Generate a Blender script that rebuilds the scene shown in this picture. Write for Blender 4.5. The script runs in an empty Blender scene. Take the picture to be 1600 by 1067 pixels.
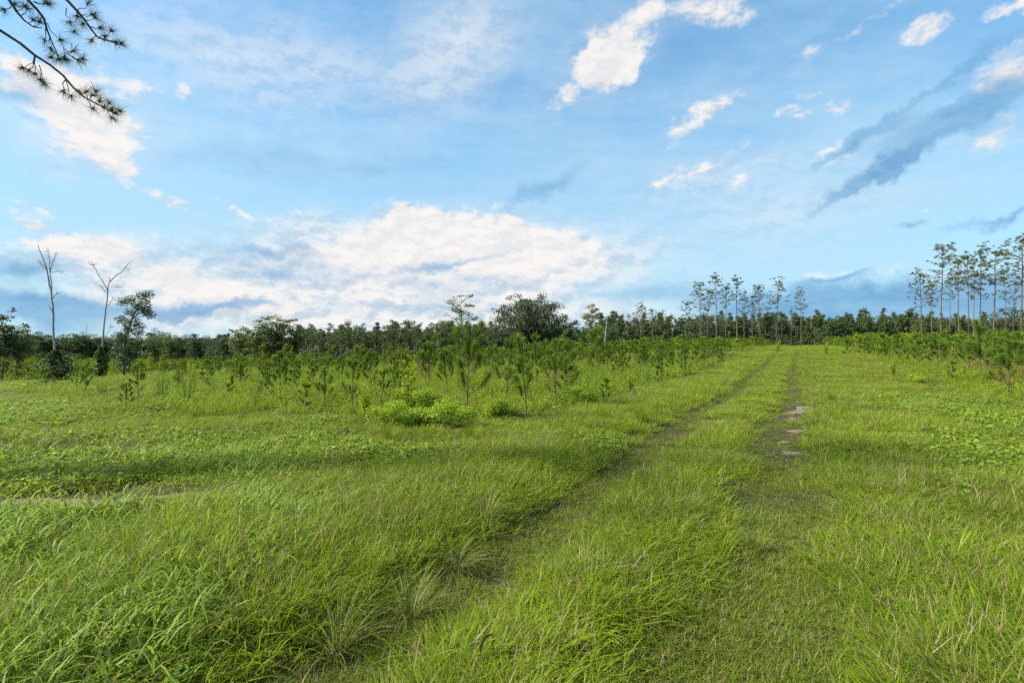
import bpy, math
import numpy as np
from mathutils import Vector

R = math.radians
S = bpy.context.scene
C = S.collection
rng = np.random.default_rng(11)

# ------------------------------------------------------------------ camera
EYE = 1.62            # eye height in metres
FPX = 800.0           # focal length in photo pixels (18 mm on 36 mm, 1600 px wide)
HORY = 540.0          # photo row of the eye-level horizon
cam = bpy.data.cameras.new('camera')
cam.lens = 18.0; cam.sensor_width = 36.0; cam.clip_start = 0.05; cam.clip_end = 6000
cam_o = bpy.data.objects.new('camera', cam); C.objects.link(cam_o)
cam_o.location = (0, 0, EYE)
cam_o.rotation_euler = (R(90) + math.atan((HORY - 533.5) / FPX), 0, 0)
S.camera = cam_o

# ------------------------------------------------------------------ sun + exposure
EXPO = 1.13
SUN_AZ, SUN_EL = R(-98), R(40)      # azimuth from +Y towards +X
sun = bpy.data.lights.new('sun', 'SUN'); sun.energy = 5.0; sun.angle = R(5); sun.color = (1.0, 0.93, 0.82)
sun_o = bpy.data.objects.new('sun', sun); C.objects.link(sun_o)
sd = Vector((math.sin(SUN_AZ) * math.cos(SUN_EL), math.cos(SUN_AZ) * math.cos(SUN_EL), math.sin(SUN_EL)))
sun_o.rotation_euler = (-sd).to_track_quat('-Z', 'Y').to_euler()
S.view_settings.view_transform = 'Standard'; S.view_settings.look = 'None'
S.view_settings.exposure = EXPO; S.view_settings.gamma = 1.0
S.view_settings.use_curve_mapping = False
S.render.engine = 'CYCLES'
S.cycles.max_bounces = 4; S.cycles.transparent_max_bounces = 4; S.cycles.sample_clamp_indirect = 3.0; S.cycles.sample_clamp_direct = 6.0
S.cycles.use_adaptive_sampling = True; S.cycles.adaptive_threshold = .03; S.cycles.use_denoising = False
S.cycles.diffuse_bounces = 3; S.cycles.glossy_bounces = 1; S.cycles.transmission_bounces = 4

# ------------------------------------------------------------------ world: Nishita sky with clouds by direction
W = bpy.data.worlds.new('World'); S.world = W; W.use_nodes = True
W.cycles.sampling_method = 'NONE'      # a smooth sky: found by the bounces themselves
wt = W.node_tree; wt.nodes.clear()
class NT:
    """terse node building"""
    def __init__(s, t): s.t = t
    def n(s, typ, **kw):
        x = s.t.nodes.new(typ)
        for k, v in kw.items(): setattr(x, k, v)
        return x
    def put(s, sock, v):
        if hasattr(v, 'is_linked'): s.t.links.new(v, sock)
        elif v is not None: sock.default_value = v
    def m(s, op, a, b=None, c=None, clamp=False):
        x = s.n('ShaderNodeMath', operation=op); x.use_clamp = clamp
        for i, v in enumerate((a, b, c)):
            if v is not None: s.put(x.inputs[i], v)
        return x.outputs[0]
    def vm(s, op, a, b=None, out=0):
        x = s.n('ShaderNodeVectorMath', operation=op)
        s.put(x.inputs[0], a)
        if b is not None: s.put(x.inputs[1], b)
        return x.outputs[out]
    def scale(s, a, k):
        x = s.n('ShaderNodeVectorMath', operation='SCALE'); s.put(x.inputs[0], a); s.put(x.inputs[3], k); return x.outputs[0]
    def mix(s, f, a, b):
        x = s.n('ShaderNodeMix', data_type='RGBA'); s.put(x.inputs[0], f); s.put(x.inputs[6], a); s.put(x.inputs[7], b); return x.outputs[2]
    def noise(s, vec, sc, det=5, rough=.55, dist=0.0):
        x = s.n('ShaderNodeTexNoise'); s.put(x.inputs['Vector'], vec); s.put(x.inputs['Scale'], sc)
        x.inputs['Detail'].default_value = det; x.inputs['Roughness'].default_value = rough; x.inputs['Distortion'].default_value = dist
        return x.outputs[0]
    def ss(s, v, lo, hi, a=0.0, b=1.0):
        x = s.n('ShaderNodeMapRange', interpolation_type='SMOOTHSTEP'); s.put(x.inputs[0], v)
        for i, q in enumerate((lo, hi, a, b)): s.put(x.inputs[i + 1], q)
        return x.outputs[0]
    def xyz(s, x, y, z):
        q = s.n('ShaderNodeCombineXYZ'); [s.put(q.inputs[i], v) for i, v in enumerate((x, y, z))]; return q.outputs[0]

SKYK = 0.15
def build_sky():
    N = NT(wt)
    tc = N.n('ShaderNodeTexCoord'); D = tc.outputs['Generated']
    sep = N.n('ShaderNodeSeparateXYZ'); wt.links.new(D, sep.inputs[0])
    x, y, z = sep.outputs
    sky = N.n('ShaderNodeTexSky'); sky.sky_type = 'NISHITA'; sky.sun_disc = False
    sky.sun_elevation = SUN_EL; sky.sun_rotation = SUN_AZ
    sky.altitude = 50; sky.air_density = 1.0; sky.dust_density = 0.6; sky.ozone_density = 2.2
    base = sky.outputs[0]
    # flat cloud deck coordinates (as seen from below)
    zc = N.m('ADD', N.m('MAXIMUM', z, 0.0), 0.10)
    P = N.xyz(N.m('DIVIDE', x, zc), N.m('DIVIDE', y, zc), 0.0)
    az = N.m('ARCTAN2', x, y); el = N.m('ARCSINE', z)
    # ragged edges: warp the direction a little
    w1 = N.noise(D, 10.0, 5, .65); w2 = N.noise(N.vm('ADD', D, (7.3, 1.1, 4.2)), 10.0, 5, .65)
    azw = N.m('ADD', az, N.m('MULTIPLY', N.m('SUBTRACT', w1, .5), .16))
    elw = N.m('ADD', el, N.m('MULTIPLY', N.m('SUBTRACT', w2, .5), .09))
    A = N.xyz(azw, elw, 0.0)
    def blobs(lst):
        acc = None
        for (px, py, hw, hh, rot, w) in lst:
            gx, gz = (px - 800) / FPX, (HORY - py) / FPX
            a0, e0 = math.atan(gx), math.atan(gz / math.hypot(1, gx))
            ka = 1 / (1 + gx * gx); ke = 1 / math.hypot(1, gx) / (1 + gz * gz / (1 + gx * gx))
            g = N.n('ShaderNodeTexGradient', gradient_type='SPHERICAL'); wt.links.new(A, g.inputs[0])
            tm = g.texture_mapping; tm.vector_type = 'TEXTURE'; tm.translation = (a0, e0, 0); tm.rotation = (0, 0, R(rot)); tm.scale = (1.5 * hw / FPX * ka, 1.5 * hh / FPX * ke, 1)
            acc = N.m('MULTIPLY', g.outputs['Fac'], w * 1.15) if acc is None else N.m('MULTIPLY_ADD', g.outputs['Fac'], w * 1.15, acc)
        return acc
    white = blobs([
        (90, 165, 130, 50, -12, 1.0), (165, 215, 75, 50, -30, 1.0), (150, 135, 75, 30, 0, .9), (40, 95, 60, 18, 0, .7), (175, 258, 36, 26, 0, .9), (155, 80, 40, 25, 0, .6),
        (985, 55, 105, 42, 32, 1.25), (1120, 12, 45, 26, 0, 1.1), (950, 100, 50, 30, 0, 1.1), (1000, 100, 40, 18, 35, .9),
        (1125, 148, 60, 18, 12, .85), (1068, 192, 40, 22, 35, .8), (1452, 40, 34, 24, 10, 1.0), (1095, 266, 85, 13, 5, .75), (1165, 280, 30, 10, 5, .8), (1025, 282, 22, 9, 0, .8),
        (1300, 178, 40, 10, -8, .8), (1268, 100, 42, 13, 22, .6), (1227, 187, 20, 10, 0, .9), (1590, 6, 42, 12, 0, .9), (895, 148, 22, 9, 0, .7), (1262, 153, 30, 9, 0, .65), (1205, 253, 20, 8, 0, .7), (1462, 314, 20, 6, 0, .6), (1370, 28, 40, 12, 25, .55),
        (650, 355, 75, 32, 0, 1.3), (740, 365, 100, 40, 0, 1.25), (850, 385, 95, 34, -8, 1.15), (560, 385, 130, 22, 10, .8), (700, 410, 220, 40, 0, .95), (620, 450, 300, 42, 0, .6), (640, 490, 260, 30, 0, .5),
        (125, 392, 70, 26, -12, 1.1), (240, 425, 110, 26, -14, .95), (350, 455, 100, 20, -6, .95), (90, 350, 75, 8, -16, .75), (85, 330, 70, 6, -14, .65), (265, 318, 42, 12, -22, .85), (358, 334, 30, 8, -15, .75), (480, 348, 62, 9, -2, .75), (430, 490, 120, 16, 10, .5),
        (1580, 105, 48, 30, 0, .95), (1575, 205, 45, 25, 0, .85), (1288, 234, 30, 9, 15, .8), (1340, 240, 40, 10, 15, .6), (1300, 430, 150, 8, 0, .45), (325, 30, 12, 8, 0, .8), (230, 12, 26, 22, 0, .6), (272, 140, 26, 12, 0, .6)])
    dark = blobs([
        (1470, 190, 150, 30, 24, .85), (1345, 222, 80, 14, 25, .9), (1540, 85, 100, 14, 28, .7), (1560, 165, 80, 50, 10, .6), (1430, 150, 110, 9, 26, .6), (1380, 270, 110, 9, 24, .6), (1320, 300, 70, 14, 22, .6), (1400, 260, 90, 16, 22, .6), (1560, 338, 70, 9, 8, .9), (1440, 345, 38, 6, 5, .7),
        (1380, 472, 260, 34, 0, 1.5), (1230, 490, 160, 24, 0, .8), (1600, 480, 160, 38, 0, 1.4), (1030, 462, 170, 20, 0, .55), (1310, 435, 50, 5, 12, .6),
        (45, 420, 90, 24, 0, .95), (30, 475, 110, 26, 0, .95), (215, 475, 120, 18, 5, .85), (340, 478, 95, 10, 4, .95), (110, 505, 140, 26, 0, .7), (705, 412, 95, 8, 10, .75), (400, 390, 90, 10, 0, .55), (420, 430, 70, 10, 0, .5), (690, 465, 60, 14, 0, .4),
        (560, 432, 150, 20, 0, .5), (770, 442, 120, 13, 5, .45), (440, 402, 120, 16, 8, .5), (610, 482, 200, 12, 0, .45), (300, 400, 80, 14, 0, .4), (845, 295, 85, 18, 24, .75), (560, 265, 160, 24, 10, .45), (380, 235, 130, 30, 12, .4), (30, 140, 60, 24, 0, .55), (40, 265, 50, 14, 0, .25)])
    # the same weather carries on round the rest of the sky
    outside = N.ss(N.m('ABSOLUTE', az), .86, 1.15)
    gen = N.noise(P, .55, 3, .5)
    white = N.m('MAXIMUM', white, N.m('MULTIPLY', outside, N.ss(gen, .52, .70, 0, 1.1)))
    gen2 = N.noise(N.vm('ADD', P, (13.0, 5.0, 0)), .5, 3, .5)
    dark = N.m('MAXIMUM', dark, N.m('MULTIPLY', outside, N.ss(gen2, .54, .72, 0, .9)))
    # fluffy detail; direction noise squashed in height so that puffs lie flat
    Dq = N.vm('MULTIPLY', D, (1.0, 1.0, 1.9))
    f = N.noise(Dq, 13.0, 8, .68)
    lit = N.vm('ADD', Dq, tuple(np.array((-.010, 0, .022))))
    f2 = N.noise(lit, 13.0, 5, .66)
    wden = N.m('ADD', white, N.m('MULTIPLY', N.m('SUBTRACT', f, .5), 2.7))
    wa = N.ss(wden, .10, 1.15)
    wa = N.m('MAXIMUM', wa, N.ss(N.m('ADD', white, N.m('MULTIPLY', N.m('SUBTRACT', f, .5), 1.3)), .75, 1.4))
    wa = N.m('MULTIPLY', wa, N.ss(white, .0, .16))
    soft = blobs([(640, 455, 360, 75, 0, .62), (700, 395, 250, 60, 0, .9), (520, 120, 330, 130, 10, .28), (300, 60, 260, 80, 0, .22), (720, 60, 120, 80, 40, .3), (1200, 330, 300, 90, 5, .3), (230, 430, 220, 50, -10, .55), (620, 500, 420, 40, 0, .55), (110, 190, 140, 90, -10, .45), (980, 70, 130, 70, 30, .35), (1110, 160, 110, 60, 20, .22), (1100, 270, 130, 30, 5, .3), (1440, 60, 70, 50, 10, .2)])
    wa = N.m('MAXIMUM', wa, N.m('MULTIPLY', N.ss(soft, .0, .9), N.ss(f, .2, .62, .7, 1.0)))
    fd = N.noise(N.vm('MULTIPLY', D, (1.0, 1.0, 2.6)), 9.0, 7, .66)
    dden = N.m('ADD', dark, N.m('MULTIPLY', N.m('SUBTRACT', fd, .5), 1.5))
    da = N.m('MULTIPLY', N.ss(dden, .05, 1.15), N.ss(dark, .0, .22))
    # thin veil of high cloud, streaky
    veil = N.noise(N.vm('MULTIPLY', P, (.7, 1.0, 1.0)), 1.3, 7, .68)
    va = N.m('MULTIPLY', N.ss(veil, .36, .66, .05, .60), N.ss(el, .03, .25, .5, 1.0))
    # pale moist air low down
    low = N.ss(el, .0, .75, .85, 0.0)
    k = 1 / SKYK
    hs = N.n('ShaderNodeHueSaturation'); wt.links.new(base, hs.inputs['Color']); hs.inputs['Saturation'].default_value = 1.25; hs.inputs['Value'].default_value = 1.55
    col = N.vm('MULTIPLY', hs.outputs[0], (.78, 1.10, 1.03))
    col = N.mix(low, col, tuple(c * k for c in (.48, .72, .89)) + (1,))
    col = N.mix(va, col, tuple(c * k for c in (.52, .76, .93)) + (1,))
    shade = N.ss(N.m('SUBTRACT', f, f2), -.13, .09)
    core = N.ss(wden, .45, 1.2)
    wc = N.mix(shade, tuple(c * k for c in (.60, .67, .76)) + (1,), tuple(c * k for c in (.97, .93, .90)) + (1,))
    wc = N.mix(N.m('MULTIPLY', core, .6), wc, tuple(c * k for c in (.97, .93, .90)) + (1,))
    dc = N.mix(N.ss(fd, .35, .65), tuple(c * k for c in (.12, .34, .62)) + (1,), tuple(c * k for c in (.24, .49, .76)) + (1,))
    col = N.mix(N.m('MULTIPLY', wa, .96), col, wc)
    col = N.mix(N.m('MULTIPLY', da, .82), col, dc)
    bg = N.n('ShaderNodeBackground'); wt.links.new(col, bg.inputs[0]); bg.inputs[1].default_value = SKYK / 2 ** EXPO
    out = N.n('ShaderNodeOutputWorld'); wt.links.new(bg.outputs[0], out.inputs[0])
build_sky()

# ------------------------------------------------------------------ noise and terrain in numpy
_T = np.random.default_rng(5).random((256, 256))
def vnoise(x, y):
    x = np.asarray(x, float); y = np.asarray(y, float)
    xi = np.floor(x).astype(int); yi = np.floor(y).astype(int)
    fx = x - xi; fy = y - yi
    fx = fx * fx * (3 - 2 * fx); fy = fy * fy * (3 - 2 * fy)
    a = _T[xi % 256, yi % 256]; b = _T[(xi + 1) % 256, yi % 256]; c = _T[xi % 256, (yi + 1) % 256]; d = _T[(xi + 1) % 256, (yi + 1) % 256]
    return (a * (1 - fx) + b * fx) * (1 - fy) + (c * (1 - fx) + d * fx) * fy
def fbm(x, y, o=4):
    s = 0; a = .5; n = 0
    for i in range(o):
        s = s + a * vnoise(x * 2 ** i + 17.3 * i, y * 2 ** i + 9.1 * i); n += a; a *= .5
    return s / n
def sst(t):
    t = np.clip(t, 0, 1); return t * t * (3 - 2 * t)
DU = np.array((.4862, .8739)); DV = np.array((.8739, -.4862))     # along the track, and to its right
V_L, V_R = -1.98, -.20                                             # the two wheel ruts
def uv(x, y): return x * DU[0] + y * DU[1], x * DV[0] + y * DV[1]
def rut(x, y):
    u, v = uv(x, y)
    wob = (fbm(u * .25, v * 0 + 3.3, 2) - .5) * .35
    l = np.exp(-((v - V_L - wob) / .50) ** 2); r = np.exp(-((v - V_R - wob) / (.52 + .25 * np.exp(-(u / 7) ** 2))) ** 2)
    return l, r
def zg(x, y):
    x = np.asarray(x, float); y = np.asarray(y, float)
    u, v = uv(x, y)
    z = 1.20 * sst((u - 12) / 75) * (1 - sst((-v - 4) / 34))
    z = z - 3.7 * sst((-v - 7) / 125)
    z = z + .5 * sst((v - 7) / 50)
    z = z + (fbm(x * .08, y * .08, 3) - .5) * .5 * sst((np.hypot(x, y) - 6) / 30)
    l, r = rut(x, y)
    near = 1 - sst((np.hypot(x, y) - 40) / 60)
    z = z - (.058 * l + .058 * r) * (.35 + .65 * near)
    bank = np.exp(-((v + 3.3) / .9) ** 2) * .06
    z = z + bank + (fbm(x * .9, y * .9, 3) - .5) * .10 + (fbm(x * 3.1, y * 3.1, 2) - .5) * .035
    return z
def zg1(x, y): return float(zg(np.array([x]), np.array([y]))[0])
def P3(px, py, D):                 # photo pixel at depth D (metres along the view axis)
    return np.array(((px - 800) / FPX * D, D, EYE + (HORY - py) / FPX * D))
def ground_at(px, py):             # where the pixel's ray meets the ground
    Y = np.geomspace(1.0, 300, 4000)
    d = EYE - (py - HORY) / FPX * Y - zg((px - 800) / FPX * Y, Y)
    i = np.argmax(d < 0) if (d < 0).any() else len(Y) - 1
    return ((px - 800) / FPX * Y[i], Y[i])

# ------------------------------------------------------------------ materials
MATS = {}
def leaf_mat(name, a, b, trans=.35, tcol=None, rough=.55, spec=.25, big=.35, dry=None, dryamt=0.0):
    """foliage: two tones by leaf and by drift of ground, some light through the leaf"""
    m = bpy.data.materials.new(name); m.use_nodes = True; t = m.node_tree; t.nodes.clear(); N = NT(t)
    g = N.n('ShaderNodeNewGeometry'); oi = N.n('ShaderNodeObjectInfo')
    n1 = N.noise(g.outputs['Position'], big, 3, .55)
    f = N.m('ADD', N.m('MULTIPLY', g.outputs['Random Per Island'], .45), N.m('MULTIPLY', N.ss(n1, .3, .7), .4))
    f = N.m('ADD', f, N.m('MULTIPLY', oi.outputs['Random'], .15), clamp=True)
    c = N.mix(f, a + (1,), b + (1,))
    if dry:
        r2 = N.m('FRACT', N.m('MULTIPLY', g.outputs['Random Per Island'], 37.7))
        c = N.mix(N.m('LESS_THAN', r2, dryamt), c, dry + (1,))
    p = N.n('ShaderNodeBsdfPrincipled'); t.links.new(c, p.inputs['Base Color'])
    p.inputs['Roughness'].default_value = rough; p.inputs['Specular IOR Level'].default_value = spec
    tr = N.n('ShaderNodeBsdfTranslucent')
    hs = N.n('ShaderNodeHueSaturation'); t.links.new(c, hs.inputs['Color']); hs.inputs['Hue'].default_value = .485; hs.inputs['Value'].default_value = 1.35
    t.links.new(hs.outputs[0], tr.inputs[0])
    mx = N.n('ShaderNodeMixShader'); mx.inputs[0].default_value = trans
    t.links.new(p.outputs[0], mx.inputs[1]); t.links.new(tr.outputs[0], mx.inputs[2])
    o = N.n('ShaderNodeOutputMaterial'); t.links.new(mx.outputs[0], o.inputs[0])
    MATS[name] = m; return m
def bark_mat(name, a, b, sc=14.0, stretch=.25, bump=.5, moss=None):
    m = bpy.data.materials.new(name); m.use_nodes = True; t = m.node_tree; t.nodes.clear(); N = NT(t)
    tc = N.n('ShaderNodeTexCoord')
    v = N.vm('MULTIPLY', tc.outputs['Object'], (1, 1, stretch))
    n1 = N.noise(v, sc, 6, .65, .4)
    c = N.mix(N.ss(n1, .3, .7), a + (1,), b + (1,))
    n2 = N.noise(tc.outputs['Object'], 1.3, 4, .6)
    if moss: c = N.mix(N.ss(n2, .5, .66, 0, .8), c, moss + (1,))
    p = N.n('ShaderNodeBsdfPrincipled'); t.links.new(c, p.inputs['Base Color']); p.inputs['Roughness'].default_value = .85; p.inputs['Specular IOR Level'].default_value = .2
    bp = N.n('ShaderNodeBump'); bp.inputs['Strength'].default_value = bump; bp.inputs['Distance'].default_value = .02; t.links.new(n1, bp.inputs['Height']); t.links.new(bp.outputs[0], p.inputs['Normal'])
    o = N.n('ShaderNodeOutputMaterial'); t.links.new(p.outputs[0], o.inputs[0])
    MATS[name] = m; return m
def plain_mat(name, a, b, sc=8.0, rough=.7, spec=.3):
    m = bpy.data.materials.new(name); m.use_nodes = True; t = m.node_tree; t.nodes.clear(); N = NT(t)
    tc = N.n('ShaderNodeTexCoord'); n1 = N.noise(tc.outputs['Object'], sc, 5, .6)
    c = N.mix(N.ss(n1, .3, .7), a + (1,), b + (1,))
    p = N.n('ShaderNodeBsdfPrincipled'); t.links.new(c, p.inputs['Base Color']); p.inputs['Roughness'].default_value = rough; p.inputs['Specular IOR Level'].default_value = spec
    bp = N.n('ShaderNodeBump'); bp.inputs['Strength'].default_value = .3; bp.inputs['Distance'].default_value = .01; t.links.new(n1, bp.inputs['Height']); t.links.new(bp.outputs[0], p.inputs['Normal'])
    o = N.n('ShaderNodeOutputMaterial'); t.links.new(p.outputs[0], o.inputs[0])
    MATS[name] = m; return m
def soil_mat():
    m = bpy.data.materials.new('soil'); m.use_nodes = True; t = m.node_tree; t.nodes.clear(); N = NT(t)
    g = N.n('ShaderNodeNewGeometry'); Pn = g.outputs['Position']
    n1 = N.noise(Pn, .6, 5, .6); n2 = N.noise(Pn, 9.0, 6, .7); n3 = N.noise(Pn, 45.0, 4, .7)
    c = N.mix(N.ss(n2, .3, .7), (.036, .032, .014, 1), (.078, .068, .030, 1))
    c = N.mix(N.ss(n1, .35, .7, 0, .7), c, (.045, .065, .015, 1))
    c = N.mix(N.ss(n3, .55, .75, 0, .6), c, (.10, .075, .04, 1))
    p = N.n('ShaderNodeBsdfPrincipled'); t.links.new(c, p.inputs['Base Color']); p.inputs['Roughness'].default_value = .95; p.inputs['Specular IOR Level'].default_value = .1
    bp = N.n('ShaderNodeBump'); bp.inputs['Strength'].default_value = .8; bp.inputs['Distance'].default_value = .03; t.links.new(n3, bp.inputs['Height']); t.links.new(bp.outputs[0], p.inputs['Normal'])
    o = N.n('ShaderNodeOutputMaterial'); t.links.new(p.outputs[0], o.inputs[0]); return m
SOIL = soil_mat()
leaf_mat('grass', (.092, .165, .008), (.245, .330, .015), .42, spec=.12, dry=(.32, .26, .12), dryamt=.07, big=.5)
leaf_mat('short_grass', (.085, .140, .010), (.185, .245, .018), .38, spec=.12, dry=(.26, .20, .10), dryamt=.10, big=.6)
leaf_mat('bunch_grass', (.080, .130, .010), (.180, .230, .022), .35, spec=.15, dry=(.38, .32, .19), dryamt=.16, big=.8)
leaf_mat('broad_grass', (.125, .220, .022), (.230, .320, .036), .42, rough=.55, spec=.25, big=.7)
leaf_mat('straw', (.22, .15, .07), (.36, .27, .14), .25, big=.7)
leaf_mat('forb', (.110, .190, .018), (.230, .300, .030), .40, rough=.55, spec=.25, big=.5)
leaf_mat('weed', (.150, .225, .012), (.330, .385, .024), .42, rough=.5, big=.35, dry=(.30, .22, .07), dryamt=.05)
leaf_mat('bramble', (.130, .235, .010), (.290, .390, .020), .42, rough=.45, spec=.35, big=.6)
leaf_mat('fennel', (.110, .185, .030), (.200, .265, .050), .40, big=.5)
leaf_mat('needle', (.064, .122, .011), (.140, .215, .019), .34, rough=.5, spec=.3, big=.25)
leaf_mat('needle_new', (.150, .235, .012), (.280, .370, .024), .36, rough=.5, spec=.2, big=.25)
leaf_mat('needle_dead', (.13, .060, .028), (.22, .115, .05), .2)
leaf_mat('pine_far', (.050, .085, .026), (.115, .150, .046), .20, rough=.5, big=.12)
leaf_mat('pine_tall', (.060, .085, .028), (.125, .145, .050), .25, rough=.5, big=.12)
leaf_mat('leaf_dark', (.034, .064, .020), (.085, .120, .036), .25, rough=.5, big=.15)
leaf_mat('leaf_mid', (.070, .110, .026), (.150, .190, .048), .30, rough=.5, big=.15)
leaf_mat('leaf_light', (.100, .130, .035), (.190, .210, .065), .32, rough=.5, big=.15)
leaf_mat('vine', (.055, .095, .018), (.120, .170, .030), .3, rough=.45, big=.25)
leaf_mat('moss', (.085, .092, .060), (.150, .152, .112), .25, rough=.9, spec=.05)
leaf_mat('flower', (.62, .62, .55), (.75, .74, .66), .3)
bark_mat('bark_pine', (.075, .052, .038), (.170, .125, .095))
bark_mat('bark_sapling', (.065, .045, .028), (.150, .105, .065), 30)
bark_mat('bark_oak', (.055, .048, .040), (.130, .118, .100), 10)
bark_mat('bark_pale', (.20, .18, .16), (.36, .33, .30), 12)
bark_mat('bark_dead', (.17, .14, .135), (.33, .29, .28), 9, .15)
bark_mat('twig', (.035, .025, .018), (.080, .058, .040), 40)
plain_mat('sand', (.085, .066, .042), (.21, .17, .125), 14, .95, .1)
plain_mat('metal_grey', (.25, .26, .28), (.35, .36, .38), 5, .5)
plain_mat('feather', (.012, .018, .040), (.030, .042, .080), 30, .8, .2)
plain_mat('deadleaf', (.16, .055, .03), (.30, .12, .06), 25, .6)

# ------------------------------------------------------------------ mesh helpers
class MB:
    """collects vertices and faces with a material each, links them as one mesh"""
    def __init__(s): s.V = []; s.F = []; s.M = []; s.n = 0; s.mats = []
    def mi(s, mat):
        if mat not in s.mats: s.mats.append(mat)
        return s.mats.index(mat)
    def add(s, V, faces, mat):
        V = np.asarray(V, float).reshape(-1, 3)
        for F in faces:
            F = np.asarray(F, int)
            if len(F): s.F.append(F + s.n); s.M.append(np.full(len(F), s.mi(mat)))
        s.V.append(V); s.n += len(V); return s
    def mesh(s, name, smooth=False):
        me = bpy.data.meshes.new(name)
        if not s.V: return me
        V = np.concatenate(s.V); me.vertices.add(len(V)); me.vertices.foreach_set('co', V.ravel())
        sizes = np.concatenate([np.full(len(F), F.shape[1]) for F in s.F]); loops = np.concatenate([F.ravel() for F in s.F])
        me.loops.add(len(loops)); me.loops.foreach_set('vertex_index', loops)
        me.polygons.add(len(sizes)); st = np.concatenate(([0], np.cumsum(sizes)[:-1]))
        me.polygons.foreach_set('loop_start', st.astype(np.int32))
        me.polygons.foreach_set('material_index', np.concatenate(s.M).astype(np.int32))
        me.polygons.foreach_set('use_smooth', np.full(len(sizes), smooth))
        for m in s.mats: me.materials.append(MATS[m])
        me.update(calc_edges=True); return me
def link(name, me, parent=None, loc=None):
    o = bpy.data.objects.new(name, me); C.objects.link(o); o.parent = parent
    if loc is not None: o.location = loc
    return o
def tag(o, label, cat=None, group=None, kind=None):
    o['label'] = label
    if cat: o['category'] = cat
    if group: o['group'] = group
    if kind: o['kind'] = kind
    return o
def thing(name, label, cat, loc, rz=0, group=None, scale=1.0):
    o = bpy.data.objects.new(name, None); C.objects.link(o); o.empty_display_size = .2
    o.location = loc; o.rotation_euler = (0, 0, rz); o.scale = (scale,) * 3
    return tag(o, label, cat, group)
def unit(v): return v / np.maximum(np.linalg.norm(v, axis=-1, keepdims=True), 1e-9)

def tube(mb, pts, rad, mat, k=6):
    pts = np.asarray(pts, float); n = len(pts); rad = np.broadcast_to(np.asarray(rad, float), (n,))
    T = unit(np.gradient(pts, axis=0)); ref = np.array((.31, .95, .05)) if abs(T[0][2]) > .7 else np.array((0, 0, 1.))
    A = unit(np.cross(T, ref)); B = np.cross(T, A)
    th = np.arange(k) * 2 * np.pi / k
    V = pts[:, None] + rad[:, None, None] * (np.cos(th)[None, :, None] * A[:, None] + np.sin(th)[None, :, None] * B[:, None])
    i = np.arange(n - 1)[:, None] * k; j = np.arange(k)[None]; j2 = (j + 1) % k
    Q = np.stack([i + j, i + j2, i + k + j2, i + k + j], -1).reshape(-1, 4)
    mb.add(V.reshape(-1, 3), [Q, [list(range((n - 1) * k, n * k))]], mat)
def curve(a, b, n=5, sag=0.0, wob=0.0, r=rng):
    a = np.asarray(a, float); b = np.asarray(b, float); t = np.linspace(0, 1, n)[:, None]
    p = a + (b - a) * t; p[:, 2] += sag * np.sin(np.pi * t[:, 0])
    if wob: p[1:-1] += r.normal(0, wob, (n - 2, 3))
    return p
def blades(mb, root, L, w, az, lean, curl, mat, seg=3, twist=None):
    """curved tapering strips; every argument an array over blades"""
    n = len(root); root = np.asarray(root, float)
    L, w, az, lean, curl = [np.broadcast_to(np.asarray(q, float), (n,)) for q in (L, w, az, lean, curl)]
    d = np.stack([np.cos(az), np.sin(az), 0 * az], -1); tw = az + np.pi / 2 + (0 if twist is None else twist)
    s = np.stack([np.cos(tw), np.sin(tw), 0 * az], -1)
    p = root.copy(); rows = []
    for i in range(seg):
        t = i / seg; ww = w * (1 - t ** 1.6) * .5 * (1 if i else .75)
        rows += [p - s * ww[:, None], p + s * ww[:, None]]
        ph = lean + curl * (i + .5) / seg
        p = p + (L / seg)[:, None] * (np.sin(ph)[:, None] * d + np.cos(ph)[:, None] * np.array((0, 0, 1.)))
    rows.append(p); m = 2 * seg + 1
    V = np.stack(rows, 1).reshape(-1, 3); b = np.arange(n)[:, None] * m
    Q = np.concatenate([b + np.array([2 * i, 2 * i + 1, 2 * i + 3, 2 * i + 2]) for i in range(seg - 1)]) if seg > 1 else np.zeros((0, 4), int)
    mb.add(V, [Q, b + np.array([2 * seg - 2, 2 * seg - 1, 2 * seg])], mat)
def needles(mb, o, d, L, w, mat, r=rng):
    n = len(o); s = unit(np.cross(d, r.normal(size=(n, 3)))) * (np.broadcast_to(w, (n,)) / 2)[:, None]
    tip = o + d * np.broadcast_to(L, (n,))[:, None]
    mb.add(np.stack([o - s, o + s, tip], 1).reshape(-1, 3), [np.arange(n * 3).reshape(-1, 3)], mat)
def brush(mb, pts, n, L, w, mat, r, spread=(.45, 1.0), up=0.15):
    """needles round a shoot (polyline), pointing forward"""
    pts = np.asarray(pts, float); t = r.random(n) * (len(pts) - 1); i = np.minimum(t.astype(int), len(pts) - 2); f = (t - i)[:, None]
    o = pts[i] * (1 - f) + pts[i + 1] * f; ax = unit(pts[i + 1] - pts[i])
    rad = unit(np.cross(ax, r.normal(size=(n, 3)))); a = r.uniform(*spread, n)[:, None]
    d = unit(ax * np.cos(a) + rad * np.sin(a) + np.array((0, 0, up)))
    needles(mb, o, d, L * r.uniform(.7, 1.1, n), w, mat, r)
def star(mb, c, n, L, w, mat, r, flat=1.0, up=.25):
    d = r.normal(size=(n, 3)); d[:, 2] = d[:, 2] * flat + up; d = unit(d)
    needles(mb, np.repeat(np.asarray(c, float)[None], n, 0) + d * L * .15, d, L * r.uniform(.6, 1.1, n), w, mat, r)
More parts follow.
